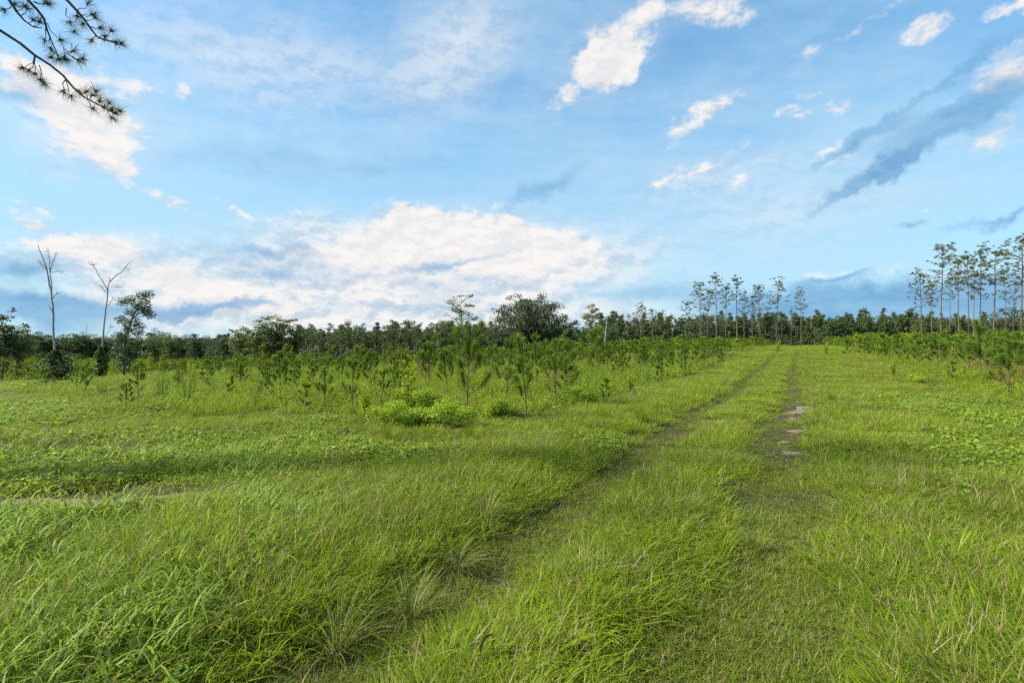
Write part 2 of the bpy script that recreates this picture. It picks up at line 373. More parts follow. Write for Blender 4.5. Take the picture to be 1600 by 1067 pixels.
def leaves(mb, c, size, mat, r, nrm=None, ratio=.5, upbias=.6, dirs=None):
    """folded diamond leaves at centres c"""
    c = np.asarray(c, float); n = len(c); size = np.broadcast_to(np.asarray(size, float), (n,))[:, None]
    d = unit(r.normal(size=(n, 3)) * np.array((1, 1, .6))) if dirs is None else unit(dirs)
    up = unit(r.normal(size=(n, 3)) * .6 + np.array((0, 0, upbias))) if nrm is None else nrm
    s = unit(np.cross(d, up)); nn = np.cross(s, d)
    a = c - d * size * .5; b = c + d * size * .5
    l = c - s * size * ratio * .5 + nn * size * .10; q = c + s * size * ratio * .5 + nn * size * .10
    k = np.arange(n)[:, None] * 4
    mb.add(np.stack([a, l, b, q], 1).reshape(-1, 3), [np.concatenate([k + np.array([0, 2, 1]), k + np.array([0, 3, 2])])], mat)
def clump(n, c, rad, r):
    """points inside an ellipsoid, thicker near its skin"""
    d = unit(r.normal(size=(n, 3))); return np.asarray(c) + d * (r.random(n) ** .45)[:, None] * np.asarray(rad)

# ------------------------------------------------------------------ ground
def build_ground():
    n = 440; k = 7.0; Rm = 2500.0
    t = np.linspace(-1, 1, n); g = Rm * np.sinh(k * t) / math.sinh(k)
    X, Y = np.meshgrid(g, g + 6.0, indexing='ij')
    Z = zg(X, Y)
    i = np.arange(n - 1)[:, None] * n + np.arange(n - 1)[None]
    Q = np.stack([i, i + n, i + n + 1, i + 1], -1).reshape(-1, 4)
    MATS['soil'] = SOIL
    mb = MB(); mb.add(np.stack([X, Y, Z], -1).reshape(-1, 3), [Q], 'soil')
    o = link('ground', mb.mesh('ground', True))
    tag(o, 'gently rolling field with a two-rut track running to the crest', kind='structure')
build_ground()

def flat_patch(name, px, py, rx, ry, rot, seed, label, mat='sand', lift=.006):
    """bare soil lying on the ground, ragged outline"""
    x0, y0 = ground_at(px, py); r = np.random.default_rng(seed)
    na, nr = 72, 6; th = np.arange(na) * 2 * np.pi / na
    rr = 1 + .35 * np.sin(th * 2 + r.random() * 6) * r.random() + .25 * np.sin(th * 3 + r.random() * 6) + .13 * np.sin(th * 7 + r.random() * 6) + np.convolve(np.r_[r.normal(0, .30, na + 4)], np.ones(3) / 3, 'same')[2:-2]
    V = [(0, 0)]
    for j in range(1, nr + 1):
        f = j / nr; V += list(zip(rr * np.cos(th) * rx * f, rr * np.sin(th) * ry * f))
    V = np.array(V); c, s = math.cos(rot), math.sin(rot); x = x0 + V[:, 0] * c - V[:, 1] * s; y = y0 + V[:, 0] * s + V[:, 1] * c
    dd = np.concatenate(([0], np.repeat(np.arange(1, nr + 1) / nr, na)))
    z = zg(x, y) + lift * (1 - dd ** 3 * 2.2)
    F = [[0, 1 + i, 1 + (i + 1) % na] for i in range(na)]
    Q = [[1 + (j - 1) * na + i, 1 + j * na + i, 1 + j * na + (i + 1) % na, 1 + (j - 1) * na + (i + 1) % na] for j in range(1, nr) for i in range(na)]
    mb = MB(); mb.add(np.stack([x - x0, y - y0, z], -1), [F, Q], mat)
    o = link(name, mb.mesh(name, True), loc=(x0, y0, 0)); tag(o, label, kind='structure'); BARE.append((x0, y0, max(rx, ry * .8) * .85, rx, ry, rot))
BARE = []
ROT = math.atan2(DU[1], DU[0])
flat_patch('sand_patch', 1252, 641, .95, .36, ROT, 1, 'largest pale bare sand patch in the right wheel rut')
flat_patch('sand_patch', 1238, 656, .55, .26, ROT, 2, 'pale sand patch just below the largest one in the right rut')
flat_patch('sand_patch', 1268, 660, .16, .12, ROT, 3, 'tiny pale sand spot at the right side of the right rut')
flat_patch('sand_patch', 1240, 674, .26, .2, ROT + .8, 4, 'thin sandy streak crossing the right rut below the pale patches')
flat_patch('sand_patch', 1232, 708, .26, .15, ROT + .9, 5, 'lowest brownish sand patch in the right wheel rut')
flat_patch('sand_patch', 1262, 650, .30, .12, ROT - .4, 21, 'narrow sandy sliver between the upper pale patches')
flat_patch('sand_patch', 1224, 690, .16, .10, ROT, 22, 'small sandy fleck above the lowest brownish patch')
flat_patch('sand_patch', 1246, 628, .40, .12, ROT, 23, 'farthest thin sandy streak in the right wheel rut')
flat_patch('sand_patch', 1132, 632, .30, .12, ROT, 6, 'small sandy spot far along the left wheel rut')
flat_patch('sand_patch', 1088, 676, .22, .12, ROT, 7, 'small sandy spot halfway along the left wheel rut')

plain_mat('earth', (.10, .070, .040), (.21, .155, .10), 22, .95, .1)
flat_patch('bare_soil_patch', 110, 786, 1.35, .30, .17, 8, 'long strip of bare brown earth across the left clearing', 'earth')
flat_patch('bare_soil_patch', 300, 752, .5, .12, .1, 9, 'short bare brown strip right of the long one', 'earth')

# ------------------------------------------------------------------ stuff scattered by geometry nodes
def scatter(name, protos, pts, idx, rot, scl, label, cat):
    col = bpy.data.collections.new(name + '_kinds')
    for i, me in enumerate(protos):
        o = bpy.data.objects.new('%s_kind_%02d' % (name, i), me); col.objects.link(o)
    me = bpy.data.meshes.new(name); me.vertices.add(len(pts)); me.vertices.foreach_set('co', np.asarray(pts, float).ravel())
    for an, ty, dat, key in (('idx', 'INT', idx, 'value'), ('rot', 'FLOAT_VECTOR', rot, 'vector'), ('scl', 'FLOAT_VECTOR', scl, 'vector')):
        a = me.attributes.new(an, ty, 'POINT'); a.data.foreach_set(key, np.asarray(dat, np.int32 if ty == 'INT' else np.float32).ravel())
    o = link(name, me)
    g = bpy.data.node_groups.new(name, 'GeometryNodeTree')
    g.interface.new_socket('Geometry', in_out='INPUT', socket_type='NodeSocketGeometry'); g.interface.new_socket('Geometry', in_out='OUTPUT', socket_type='NodeSocketGeometry')
    gi = g.nodes.new('NodeGroupInput'); go = g.nodes.new('NodeGroupOutput')
    ci = g.nodes.new('GeometryNodeCollectionInfo'); ci.inputs['Collection'].default_value = col; ci.inputs['Separate Children'].default_value = True; ci.inputs['Reset Children'].default_value = True
    ip = g.nodes.new('GeometryNodeInstanceOnPoints'); ip.inputs['Pick Instance'].default_value = True
    def attr(nm, ty):
        a = g.nodes.new('GeometryNodeInputNamedAttribute'); a.data_type = ty; a.inputs[0].default_value = nm; return a.outputs[0]
    L = g.links.new
    L(gi.outputs[0], ip.inputs['Points']); L(ci.outputs[0], ip.inputs['Instance']); L(attr('idx', 'INT'), ip.inputs['Instance Index'])
    L(attr('rot', 'FLOAT_VECTOR'), ip.inputs['Rotation']); L(attr('scl', 'FLOAT_VECTOR'), ip.inputs['Scale']); L(ip.outputs[0], go.inputs[0])
    md = o.modifiers.new('scatter', 'NODES'); md.node_group = g
    return tag(o, label, cat, kind='stuff')

def fine_patch(seed, n=150, rad=.30, h=.30, mat='grass', w=.0065, curl=(.2, 1.5), dry=0):
    r = np.random.default_rng(seed); mb = MB()
    k = 8; cen = r.uniform(-rad, rad, (k, 2)); ci = r.integers(0, k, n); hk = r.uniform(.6, 1.2, k)[ci]
    off = r.normal(0, rad * .17, (n, 2)); xy = cen[ci] + off; az = np.arctan2(off[:, 1], off[:, 0]) + r.normal(0, .9, n)
    blades(mb, np.c_[xy, np.full(n, -.02)], h * hk * r.uniform(.5, 1.2, n), w * r.uniform(.6, 1.4, n), az, r.uniform(0, .55, n), r.uniform(*curl, n), mat, 3, r.normal(0, .5, n))
    if dry: blades(mb, np.c_[r.uniform(-rad, rad, (dry, 2)), np.full(dry, -.01)], h * r.uniform(.6, 1.2, dry), w * .7, r.uniform(0, 6.3, dry), r.uniform(0, .8, dry), r.uniform(.0, 1.4, dry), 'straw', 3)
    return mb.mesh('grass_patch')
def broad_patch(seed, n=46, rad=.26):
    r = np.random.default_rng(seed); mb = MB(); xy = r.uniform(-rad, rad, (n, 2)); z = r.uniform(0, .14, n)
    blades(mb, np.c_[xy, z], r.uniform(.12, .26, n), r.uniform(.009, .017, n), r.uniform(0, 6.3, n), r.uniform(.25, .8, n), r.uniform(.8, 1.9, n), 'broad_grass', 4, r.normal(0, .3, n))
    blades(mb, np.c_[xy, np.full(n, -.02)], z + .03, .004, r.uniform(0, 6.3, n), 0, .1, 'broad_grass', 1)
    return mb.mesh('broad_grass_patch')
def forb_patch(seed, n=130, rad=.30, h=.12, size=.045, mat='forb'):
    r = np.random.default_rng(seed); mb = MB(); xy = r.uniform(-rad, rad, (n, 2))
    bump = .5 + .5 * np.cos(np.hypot(*xy.T) / rad * 1.6)
    c = np.c_[xy, h * bump * r.uniform(.25, 1.1, n)]
    leaves(mb, c, size * r.uniform(.6, 1.3, n), mat, r, ratio=.62, upbias=.9)
    m = n // 3; blades(mb, np.c_[xy[:m], np.full(m, -.02)], c[:m, 2] + .02, .003, r.uniform(0, 6.3, m), 0.05, .1, mat, 1)
    return mb.mesh('forb_patch')
def weed_patch(seed, stems=11, rad=.38, h=.62, mat='weed', size=.07, per=22):
    r = np.random.default_rng(seed); mb = MB()
    for i in range(stems):
        x, y = r.uniform(-rad, rad, 2); hh = h * r.uniform(.5, 1.15); top = np.array((x + r.normal(0, .08), y + r.normal(0, .08), hh)); p = curve((x, y, -.03), top, 4, 0, .012, r)
        tube(mb, p, np.linspace(.005, .002, 4), mat, 3)
        t = r.uniform(.15, 1.0, per); q = (1 - t)[:, None] * np.array((x, y, 0)) + t[:, None] * top
        d = unit(np.c_[r.normal(size=(per, 2)), r.uniform(-.1, .5, per)]); s = size * r.uniform(.6, 1.25, per) * (1.15 - .5 * t)
        leaves(mb, q + d * s[:, None] * .55, s, mat, r, ratio=.42, dirs=d)
    n = 40; blades(mb, np.c_[r.uniform(-rad, rad, (n, 2)), np.full(n, -.03)], h * r.uniform(.4, .9, n), .006, r.uniform(0, 6.3, n), r.uniform(0, .4, n), r.uniform(.2, 1.2, n), 'grass', 3)
    return mb.mesh('weed_patch')
def fennel_mesh(seed, h=.95, stems=14):
    r = np.random.default_rng(seed); a = MB(); b = MB()
    for i in range(stems):
        ang = r.uniform(0, 6.3); le = r.uniform(.02, .28); hh = h * r.uniform(.7, 1.1); base = np.array((math.cos(ang), math.sin(ang), 0)) * r.uniform(0, .09)
        top = base + np.array((math.cos(ang) * le, math.sin(ang) * le, hh)); p = curve(base - (0, 0, .03), top, 5, 0, .008, r)
        tube(a, p, np.linspace(.006, .002, 5), 'fennel', 4)
        brush(b, p[1:], 110, .085, .004, 'fennel', r, (.35, 1.0), .2)
    return a.mesh('stem'), b.mesh('foliage')

# candidate points: polar, thinning with distance; beyond the frame on both sides and a little behind
def polar(n, r0, r1, a0=-64, a1=64, p=.5):
    rr = (rng.random(n) * (r1 ** p - r0 ** p) + r0 ** p) ** (1 / p); a = R(1) * rng.uniform(a0, a1, n)
    return np.stack([rr * np.sin(a), rr * np.cos(a)], -1)
def near_bare(xy):
    k = np.zeros(len(xy), bool)
    for (x0, y0, rad, rx, ry, rot) in BARE:
        dx, dy = xy[:, 0] - x0, xy[:, 1] - y0; c, s = math.cos(rot), math.sin(rot)
        k |= ((dx * c + dy * s) / (rx + .14)) ** 2 + ((-dx * s + dy * c) / (ry + .14)) ** 2 < 1.0
    return k
def left_block_edge(x): return np.maximum(11.8, 11.8 + (-x - 9.5) * .85)
def in_left(x, y):
    u, v = uv(x, y); return (v < -5.3 - .5 * (fbm(u * .4, u * 0, 2) - .5)) & (y > left_block_edge(x)) & (u < 150)
def in_right(x, y):
    u, v = uv(x, y); return (v > 5.4 + .8 * (fbm(u * .3, u * 0 + 8, 2) - .5)) & (u > 9) & (u < 150)
def wood_at(x, y):
    px = 800 + FPX * x / np.maximum(y, 1.0); return np.interp(px, [330, 345, 465, 480, 955, 970, 1290, 1310], [193, 173, 173, 126, 126, 165, 165, 148])
def in_clearing(x, y):
    u, v = uv(x, y); return (v < -4.2 + 1.2 * (fbm(x * .5, y * .5, 2) - .5)) & (y > 4.7 + 1.0 * (fbm(x * .6 + 4, y * .6, 2) - .5)) & ~in_left(x, y)

def build_grass():
    protos = [fine_patch(i, 95, .27, .30, w=(.0065, .0095, .007, .012)[i], curl=((.2, 1.7), (.4, 2.0), (.0, 1.2), (.5, 2.2))[i], dry=(7, 3, 9, 4)[i]) for i in range(4)] \
        + [fine_patch(10 + i, 110, .26, .12, 'short_grass', .006, (.4, 1.9), 10) for i in range(3)] \
        + [fine_patch(20 + i, 130, .20, .40, 'bunch_grass', .005, (.5, 2.0), 14) for i in range(2)] \
        + [broad_patch(30), broad_patch(31)] + [forb_patch(40), forb_patch(41, 150, .3, .10, .034), forb_patch(42, 110, .32, .17, .06)] \
        + [fine_patch(50, 60, .3, .16, 'straw', .004, (.6, 2.2))]
    xy = np.concatenate([polar(3000, .9, 3.5, -80, 80, 2), polar(7500, 3.2, 8, -66, 66, 2), polar(13000, 7.5, 24, -64, 64, 1.2), polar(12000, 22, 125, -62, 62, .7), polar(300, .5, 3, 80, 280, 2)])
    vv = uv(*xy.T)[1]; xy = xy[~((vv > -4.6) & (vv < 5.5) & (np.hypot(*xy.T) > 8))]
    su = 5 + 100 * rng.random(17000) ** 1.7; sv = rng.uniform(-4.7, 5.6, 17000); st = np.stack([su * DU[0] + sv * DV[0], su * DU[1] + sv * DV[1]], -1); strip_n = np.hypot(*st.T) > 7.5; xy = np.concatenate([xy, st[strip_n]])
    x, y = xy.T; d = np.hypot(x, y); u, v = uv(x, y); l, r = rut(x, y)
    rr = rng.random(len(xy)); n1 = fbm(x * .7, y * .7, 3); n2 = fbm(x * .35 + 40, y * .35, 3); n3 = fbm(x * 1.7 + 9, y * 1.7 + 3, 2)
    ru = np.maximum(l, r * (.75 + .25 * (n1 > .45)))
    h = .18 + .24 * (n1 - .5) + .18 * (n3 - .5)
    h = np.where((v > V_L) & (v < V_R), .20 + .20 * (n1 - .5) + .16 * (n3 - .5), h)
    h = np.where((v < V_L) & (v > -4.6), .22 + .30 * (n1 - .5) + .18 * (n3 - .5), h)
    h = np.where(v > 2.5, h * .85, h)
    clr = in_clearing(x, y)
    h = np.where(clr, .13 + .12 * (n1 - .5), h)
    h = h * (1 - .74 * np.clip(ru * 1.4, 0, 1)); h = np.maximum(h, .04)
    idx = np.where(h < .10, rng.integers(4, 7, len(xy)), rng.integers(0, 4, len(xy)))
    nominal = np.where(idx >= 4, .12, .30); hz = h / nominal
    # bunch grass beside the left rut and dotted about
    bg = (rr < .08) & (h > .14); idx = np.where(bg, rng.integers(7, 9, len(xy)), idx); hz = np.where(bg, rng.uniform(.4, .85, len(xy)), hz)
    # broad-bladed grass: near left bottom, patches elsewhere
    zb = ((x < -1.6) & (y < 5.4) & (y > 2.2) & (n2 > .36)) | (clr & (n2 > .60))
    sel = zb & (rng.random(len(xy)) < .27); idx = np.where(sel, rng.integers(9, 11, len(xy)), idx); hz = np.where(sel, rng.uniform(.7, 1.15, len(xy)), hz)
    # low leafy plants in the clearing and on the right verge
    fz = (clr & (n2 > .50) & (n3 > .40)) | ((v > 1.6) & (v < 7) & (y > 5.5) & (u < 20) & (n2 > .40)) | ((d < 9) & (v < -2.6) & (n3 > .58))
    sel = fz & (rng.random(len(xy)) < .42) & (ru < .3); idx = np.where(sel, np.where(d < 7, 12, rng.integers(11, 14, len(xy))), idx); hz = np.where(sel, rng.uniform(.7, 1.3, len(xy)), hz)
    # the worn crossing on the left: dry straw, thin cover
    worn = (((x + 4.6) / 1.9) ** 2 + ((y - 5.45 - .12 * (x + 4.6)) / .55) ** 2 < 1) | (((x + 7.5) / 2.2) ** 2 + ((y - 8.0) / .45) ** 2 < 1)
    brown = clr & (fbm(x * .9 + 70, y * .9, 3) > .55)
    sel = (worn & (rng.random(len(xy)) < .8)) | (brown & (rng.random(len(xy)) < .45)); idx = np.where(sel, 14, idx); hz = np.where(sel, .8, hz)
    keep = ~(near_bare(xy) & (rng.random(len(xy)) < .8)) & ~((n3 < .36) & (d < 14) & (rng.random(len(xy)) < .7)) & ~(worn & (rng.random(len(xy)) < .68)) & ~((in_left(x, y) | in_right(x, y)) & (rng.random(len(xy)) < .75)) & ~((ru > .75) & (rng.random(len(xy)) < .05 + .22 * (n3 > .56)))
    sxy = np.clip(d / 9, 1.0, 5.0) ** .75 * rng.uniform(.85, 1.2, len(xy)); sxy = np.where((v > -4.8) & (v < 5.7), np.minimum(sxy, 1.0 + d / 60), sxy); sxy = np.where(near_bare(xy), .45, sxy); hz = np.where(near_bare(xy), .5, hz); sxy = np.where(ru > .25, np.minimum(sxy, .8 + d / 110), sxy)
    z = zg(x, y)
    rot = np.stack([rng.normal(0, .06, len(xy)), rng.normal(0, .06, len(xy)), rng.uniform(0, 6.283, len(xy))], -1)
    scl = np.stack([sxy, sxy, hz * rng.uniform(.85, 1.15, len(xy))], -1)
    scatter('grass', protos, np.c_[xy, z][keep], idx[keep], rot[keep], scl[keep], 'green meadow grass and low leafy herbs covering track, verges and clearing', 'grass')
def build_weeds():
    protos = [weed_patch(60), weed_patch(61, 13, .4, .55, 'weed', .06), weed_patch(62, 9, .36, .8, 'forb', .085, 20), weed_patch(63, 14, .42, .45, 'bramble', .08), weed_patch(64, 10, .4, .7, 'weed', .05, 30),
              fine_patch(65, 150, .35, .62, 'grass', .006, (.1, 1.0), 12)]
    xy = np.concatenate([polar(6000, 9, 34, -62, 62, 1.4), polar(15000, 30, 270, -68, 66, .8)]); x, y = xy.T
    k = (in_left(x, y) | in_right(x, y) | ((y > 70) & (uv(x, y)[0] > 92))) & (y < wood_at(x, y)); xy = xy[k]; x, y = xy.T; d = np.hypot(x, y); n = len(xy)
    n1 = fbm(x * .3, y * .3, 3); idx = np.clip((n1 * 9 - 1.8 + rng.normal(0, 1.0, n)).astype(int), 0, 5)
    s = np.clip(d / 16, 1, 12.0) ** .6 * rng.uniform(.8, 1.2, n); edge = np.clip(rng.uniform(.35, .95, n) * (.6 + .7 * n1), .28, 1.1) * (1 - .40 * sst((-x - 2) / 18)) * np.where((x / np.maximum(y, 1) < -.68) & (y < 39), .55, 1.0)
    scl = np.stack([s, s, edge], -1); rot = np.stack([0 * s, 0 * s, rng.uniform(0, 6.283, n)], -1)
    scatter('weeds', protos, np.c_[xy, zg(x, y)], idx, rot, scl, 'tangle of bright green weeds growing between the planted pines', 'weeds')
build_grass()
build_weeds()

# ------------------------------------------------------------------ young pines
def sapling_meshes(seed, h=1.8, nb=14, dens=1.0, w=.0065, dead=False, far=False):
    r = np.random.default_rng(seed); st = MB(); br = MB(); nd = MB(); dn = MB()
    bend = r.normal(0, .03, 2); k = 7
    sp = np.stack([np.linspace(0, 1, k) ** 2 * bend[0] * h + r.normal(0, .006, k), np.linspace(0, 1, k) ** 2 * bend[1] * h + r.normal(0, .006, k), np.linspace(-.04, h * .95, k)], -1)
    tube(st, sp, np.linspace(.021, .006, k) * h / 1.8, 'bark_sapling', 4 if far else 7)
    def at(z): t = np.clip((z + .04) / (h * .95 + .04), 0, 1) * (k - 1); i = min(int(t), k - 2); return sp[i] + (sp[i + 1] - sp[i]) * (t - i)
    lead = np.array([at(h * f) for f in (.56, .70, .84, .95)]); lead = np.r_[lead, [lead[-1] + (0, 0, h * .04)]]
    brush(nd, lead, int(900 * dens), .19 * (h / 1.8) ** .5, w, 'needle', r, (.3, 1.0), .3)
    brush(nd, lead[2:], int(260 * dens), .13, w, 'needle_new', r, (.1, .45), .4)
    wh = np.linspace(.26, .80, max(3, nb // 3)); c = 0
    for q, zf in enumerate(wh):
        m = r.integers(2, 5); a0 = r.uniform(0, 6.28)
        for j in range(m):
            a = a0 + j * 6.283 / m + r.normal(0, .25); z0 = h * (zf + r.normal(0, .015)); b = at(z0)
            L = h * (.11 + .19 * (1 - zf)) * r.uniform(.6, 1.3); upk = r.uniform(.75, 1.5) + .5 * (zf - .4)
            dirh = np.array((math.cos(a), math.sin(a), 0)); e = b + dirh * L * .85 + np.array((0, 0, L * upk)); mid = b + dirh * L * .5 + np.array((0, 0, L * upk * .36))
            t = np.linspace(0, 1, 5)[:, None]; p = (1 - t) ** 2 * b + 2 * t * (1 - t) * mid + t ** 2 * e
            if not far: tube(br, p, np.linspace(.008, .004, 5) * h / 1.8, 'bark_sapling', 4)
            low = dead and zf < .42
            if low: brush(dn, p[2:], int(90 * dens), .16, w, 'needle_dead', r, (.5, 1.3), -.3)
            else:
                brush(nd, p[2:], int(300 * dens), .20 * (h / 1.8) ** .5, w, 'needle', r, (.4, 1.3), .2)
                brush(nd, p[3:], int(110 * dens), .14, w, 'needle_new', r, (.1, .6), .3)
    return st.mesh('stem', True), (br.mesh('branches', True) if not far else None), nd.mesh('needles'), (dn.mesh('dead_needles') if dead else None)
SAP = [sapling_meshes(100 + i, 1.8, 9 + 3 * (i % 3), dead=(i % 4 == 3)) for i in range(12)]
def sapling(x, y, h, vi, label, group, rz=None):
    t = thing('young_pine', label, 'pine sapling', (x, y, zg1(x, y)), rng.uniform(0, 6.28) if rz is None else rz, group, h / 1.8)
    t.rotation_euler[0], t.rotation_euler[1] = rng.normal(0, .05, 2); k = rng.uniform(.8, 1.15); t.scale = (t.scale[0] * k, t.scale[1] * k, t.scale[2])
    for nm, me in zip(('stem', 'branches', 'needles', 'dead_needles'), SAP[vi]):
        if me is not None: link(nm, me, t)
    return t
HERO = [  # photo column, base row, top row, kind, label
    (730, 656, 512, 4, 'tall young pine with a long leader beside the bright bramble patch'),
    (823, 660, 534, 2, 'wide open young pine with a bare lower stem nearest the track'),
    (789, 632, 527, 0, 'slim dark young pine between the two front pines'),
    (868, 640, 534, 3, 'young pine with brown lower needles right behind the open front pine'),
    (886, 634, 552, 1, 'bushy young pine forming the right half of the dark pair'),
    (948, 630, 592, 6, 'small dark young pine alone at the verge right of the pair'),
    (440, 630, 552, 5, 'tall young pine with a yellow-green leader left of the weedy gap'),
    (510, 652, 580, 7, 'thin young pine with brown lower needles in the front row'),
    (594, 650, 578, 3, 'young pine with rust-brown base just left of the bramble patch'),
    (551, 645, 560, 0, 'dense upright young pine between the two brown-based pines'),
    (476, 648, 600, 6, 'short spindly young pine in the front row left of centre'),
    (357, 626, 587, 2, 'short bushy young pine with spreading arms in the left clearing edge'),
    (414, 634, 582, 1, 'narrow young pine next to the yellow-green leader pine'),
    (197, 643, 600, 4, 'small young pine standing alone in the left clearing'),
    (120, 612, 572, 0, 'small dark young pine beside the first bare dead tree'),
    (640, 600, 556, 5, 'young pine rising behind the bramble patch'),
    (1070, 592, 544, 0, 'dark young pine at the left verge halfway along the track'),
    (1029, 606, 572, 6, 'stubby young pine at the left verge before the halfway pine'),
    (1125, 578, 545, 2, 'rounded young pine close to the left verge far along'),
    (1467, 584, 522, 1, 'broad dark young pine on the right side of the track'),
    (1487, 601, 565, 6, 'low pale young pine in front of the broad right one'),
    (1574, 624, 536, 3, 'big blurred young pine with brown base at the right edge'),
    (1545, 596, 529, 2, 'tall bushy young pine just left of the big blurred one'),
    (1598, 604, 522, 4, 'young pine cut by the right photo edge above the big blurred one'),
    (1512, 588, 533, 7, 'full young pine behind the low pale right one'),
    (1436, 578, 530, 0, 'young pine between the conical and the broad right pines'),
    (1322, 562, 531, 6, 'first young pine past the track end on its right side'),
    (1412, 574, 540, 4, 'neat conical young pine along the right verge'),
    (1350, 565, 528, 2, 'young pine with forked arms along the right verge'),
    (1378, 568, 533, 5, 'slim young pine between the forked and conical right pines'),
]
taken = []
for (px, by, ty, vi, lab) in HERO:
    x, y = ground_at(px, by); h = EYE + (HORY - ty) / FPX * y - zg1(x, y)
    hp = sapling(x, y, float(np.clip(h, .5, 2.6)), vi, lab, 'young pines in the plantation'); taken.append((x, y))
    if px > 1500: hp.scale = (hp.scale[0] * 1.45, hp.scale[1] * 1.45, hp.scale[2])
def plantation():
    out = []
    for v in np.arange(-270, 150, 2.3):
        for u in np.arange(-60, 150, 1.45):
            out.append((u, v))
    uvp = np.array(out) + rng.normal(0, .28, (len(out), 2)); x = uvp[:, 0] * DU[0] + uvp[:, 1] * DV[0]; y = uvp[:, 0] * DU[1] + uvp[:, 1] * DV[1]
    far_edge = (y < wood_at(x, y) - 3) & (np.hypot(x, y) < 290)
    k = (in_left(x, y) | in_right(x, y)) & far_edge & ~((x / np.maximum(y, 1) < -.68) & (y < 39) & (rng.random(len(x)) < .85)) & ~((x < -18) & (y > 14) & (y < 40) & (rng.random(len(x)) < .3)) & (np.abs(np.arctan2(x, y)) < R(66)) & (rng.random(len(x)) > .12)
    p = np.stack([x, y], -1)[k]; T = np.array(taken)
    dmin = np.min(np.linalg.norm(p[:, None] - T[None], axis=2), axis=1); p = p[dmin > np.where(np.hypot(*p.T) < 22, 1.9, 1.3)]
    p = p[np.argsort(np.hypot(*p.T))]; return p
PP = plantation()
inview = (np.abs(PP[:, 0] / PP[:, 1]) < 1.02)
near = np.where(inview)[0][:270]; rest = np.setdiff1d(np.arange(len(PP)), near)
MARKS = [(40, 'the left edge trees'), (85, 'the taller dead tree'), (160, 'the forked dead tree'), (215, 'the leaning leafy tree'), (275, 'the yellow-green far tree'), (330, 'the dark far left trees'), (400, 'the left half of the vine-clad group'), (445, 'the right half of the vine-clad group'), (500, 'the left end of the mature stand'),
         (555, 'the middle of the mature stand'), (630, 'the right part of the mature stand'), (720, 'the tall loose-crowned tree'), (775, 'the gap left of the mossy oak'), (826, 'the mossy oak'), (885, 'the dark rounded oak'), (925, 'the lollipop-shaped tree'), (985, 'the round-topped middle pines'), (1050, 'the gap in the middle pines'), (1120, 'the tallest middle pine'), (1190, 'the right half of the middle pines'),
         (1320, 'the dark wood right of the track'), (1400, 'the gap before the right-hand stand'), (1470, 'the big round-topped right pine'), (1530, 'the one-sided right pine'), (1590, 'the right photo edge')]
LAB = {}
for i in near:
    x, y = PP[i]; u, v = uv(x, y); d = math.hypot(x, y); px = 800 + FPX * x / y
    h = float(np.clip(rng.normal(1.75 if v > 0 else 1.45 - .62 * float(sst((-x - 1) / 15)), .34), .5, 2.4))
    mk = min(MARKS, key=lambda q: abs(q[0] - px))[1]; band = 'front' if d < 20 else ('second' if d < 27 else ('middle' if d < 36 else 'deeper'))
    LAB.setdefault('young pine in %s rows below %s' % (band, mk), []).append((px, x, y, h))
ORD = ('first', 'second', 'third', 'fourth', 'fifth', 'sixth', 'seventh', 'eighth', 'ninth', 'tenth') + tuple('eleventh twelfth thirteenth fourteenth fifteenth sixteenth seventeenth eighteenth nineteenth twentieth'.split())
for lab, members in LAB.items():
    members.sort()
    for q, (px, x, y, h) in enumerate(members):
        l2 = lab if len(members) == 1 else lab.replace('young pine', '%s young pine from left' % ORD[q])
        sapling(x, y, h, int(rng.integers(0, 12)), l2, 'young pines in the plantation')
def build_pine_mass():
    protos = []
    for i in range(5):
        st, _, nd, _ = sapling_meshes(300 + i, 1.8, 9, .28, .026, far=True)
        mb = MB()
        for me in (st, nd):
            V = np.zeros(len(me.vertices) * 3); me.vertices.foreach_get('co', V); V = V.reshape(-1, 3)
            for mi, mt in enumerate(me.materials):
                T = [list(p.vertices) for p in me.polygons if p.material_index == mi]
                tri = [t for t in T if len(t) == 3]; quad = [t for t in T if len(t) == 4]
                mb.add(V, [q for q in (tri, quad) if q], {'needle': ('needle', 'needle_new', 'needle', 'needle_new', 'needle')[i]}.get(mt.name, mt.name))
        protos.append(mb.mesh('young_pine_far'))
    p = PP[rest]; n = len(p); s = np.clip(rng.normal(.78, .14, n) - .30 * sst((-p[:, 0] - 1) / 20) + .12 * (uv(p[:, 0], p[:, 1])[1] > 0), .36, 1.1)
    scatter('young_pines_far', protos, np.c_[p, zg(p[:, 0], p[:, 1])], rng.integers(0, 5, n), np.stack([0 * s, 0 * s, rng.uniform(0, 6.28, n)], -1), np.stack([s * 1.1, s * 1.1, s], -1), 'far rows of small planted pines merging into one green mass', 'pine saplings')
    print('pines', len(near), n)
build_pine_mass()

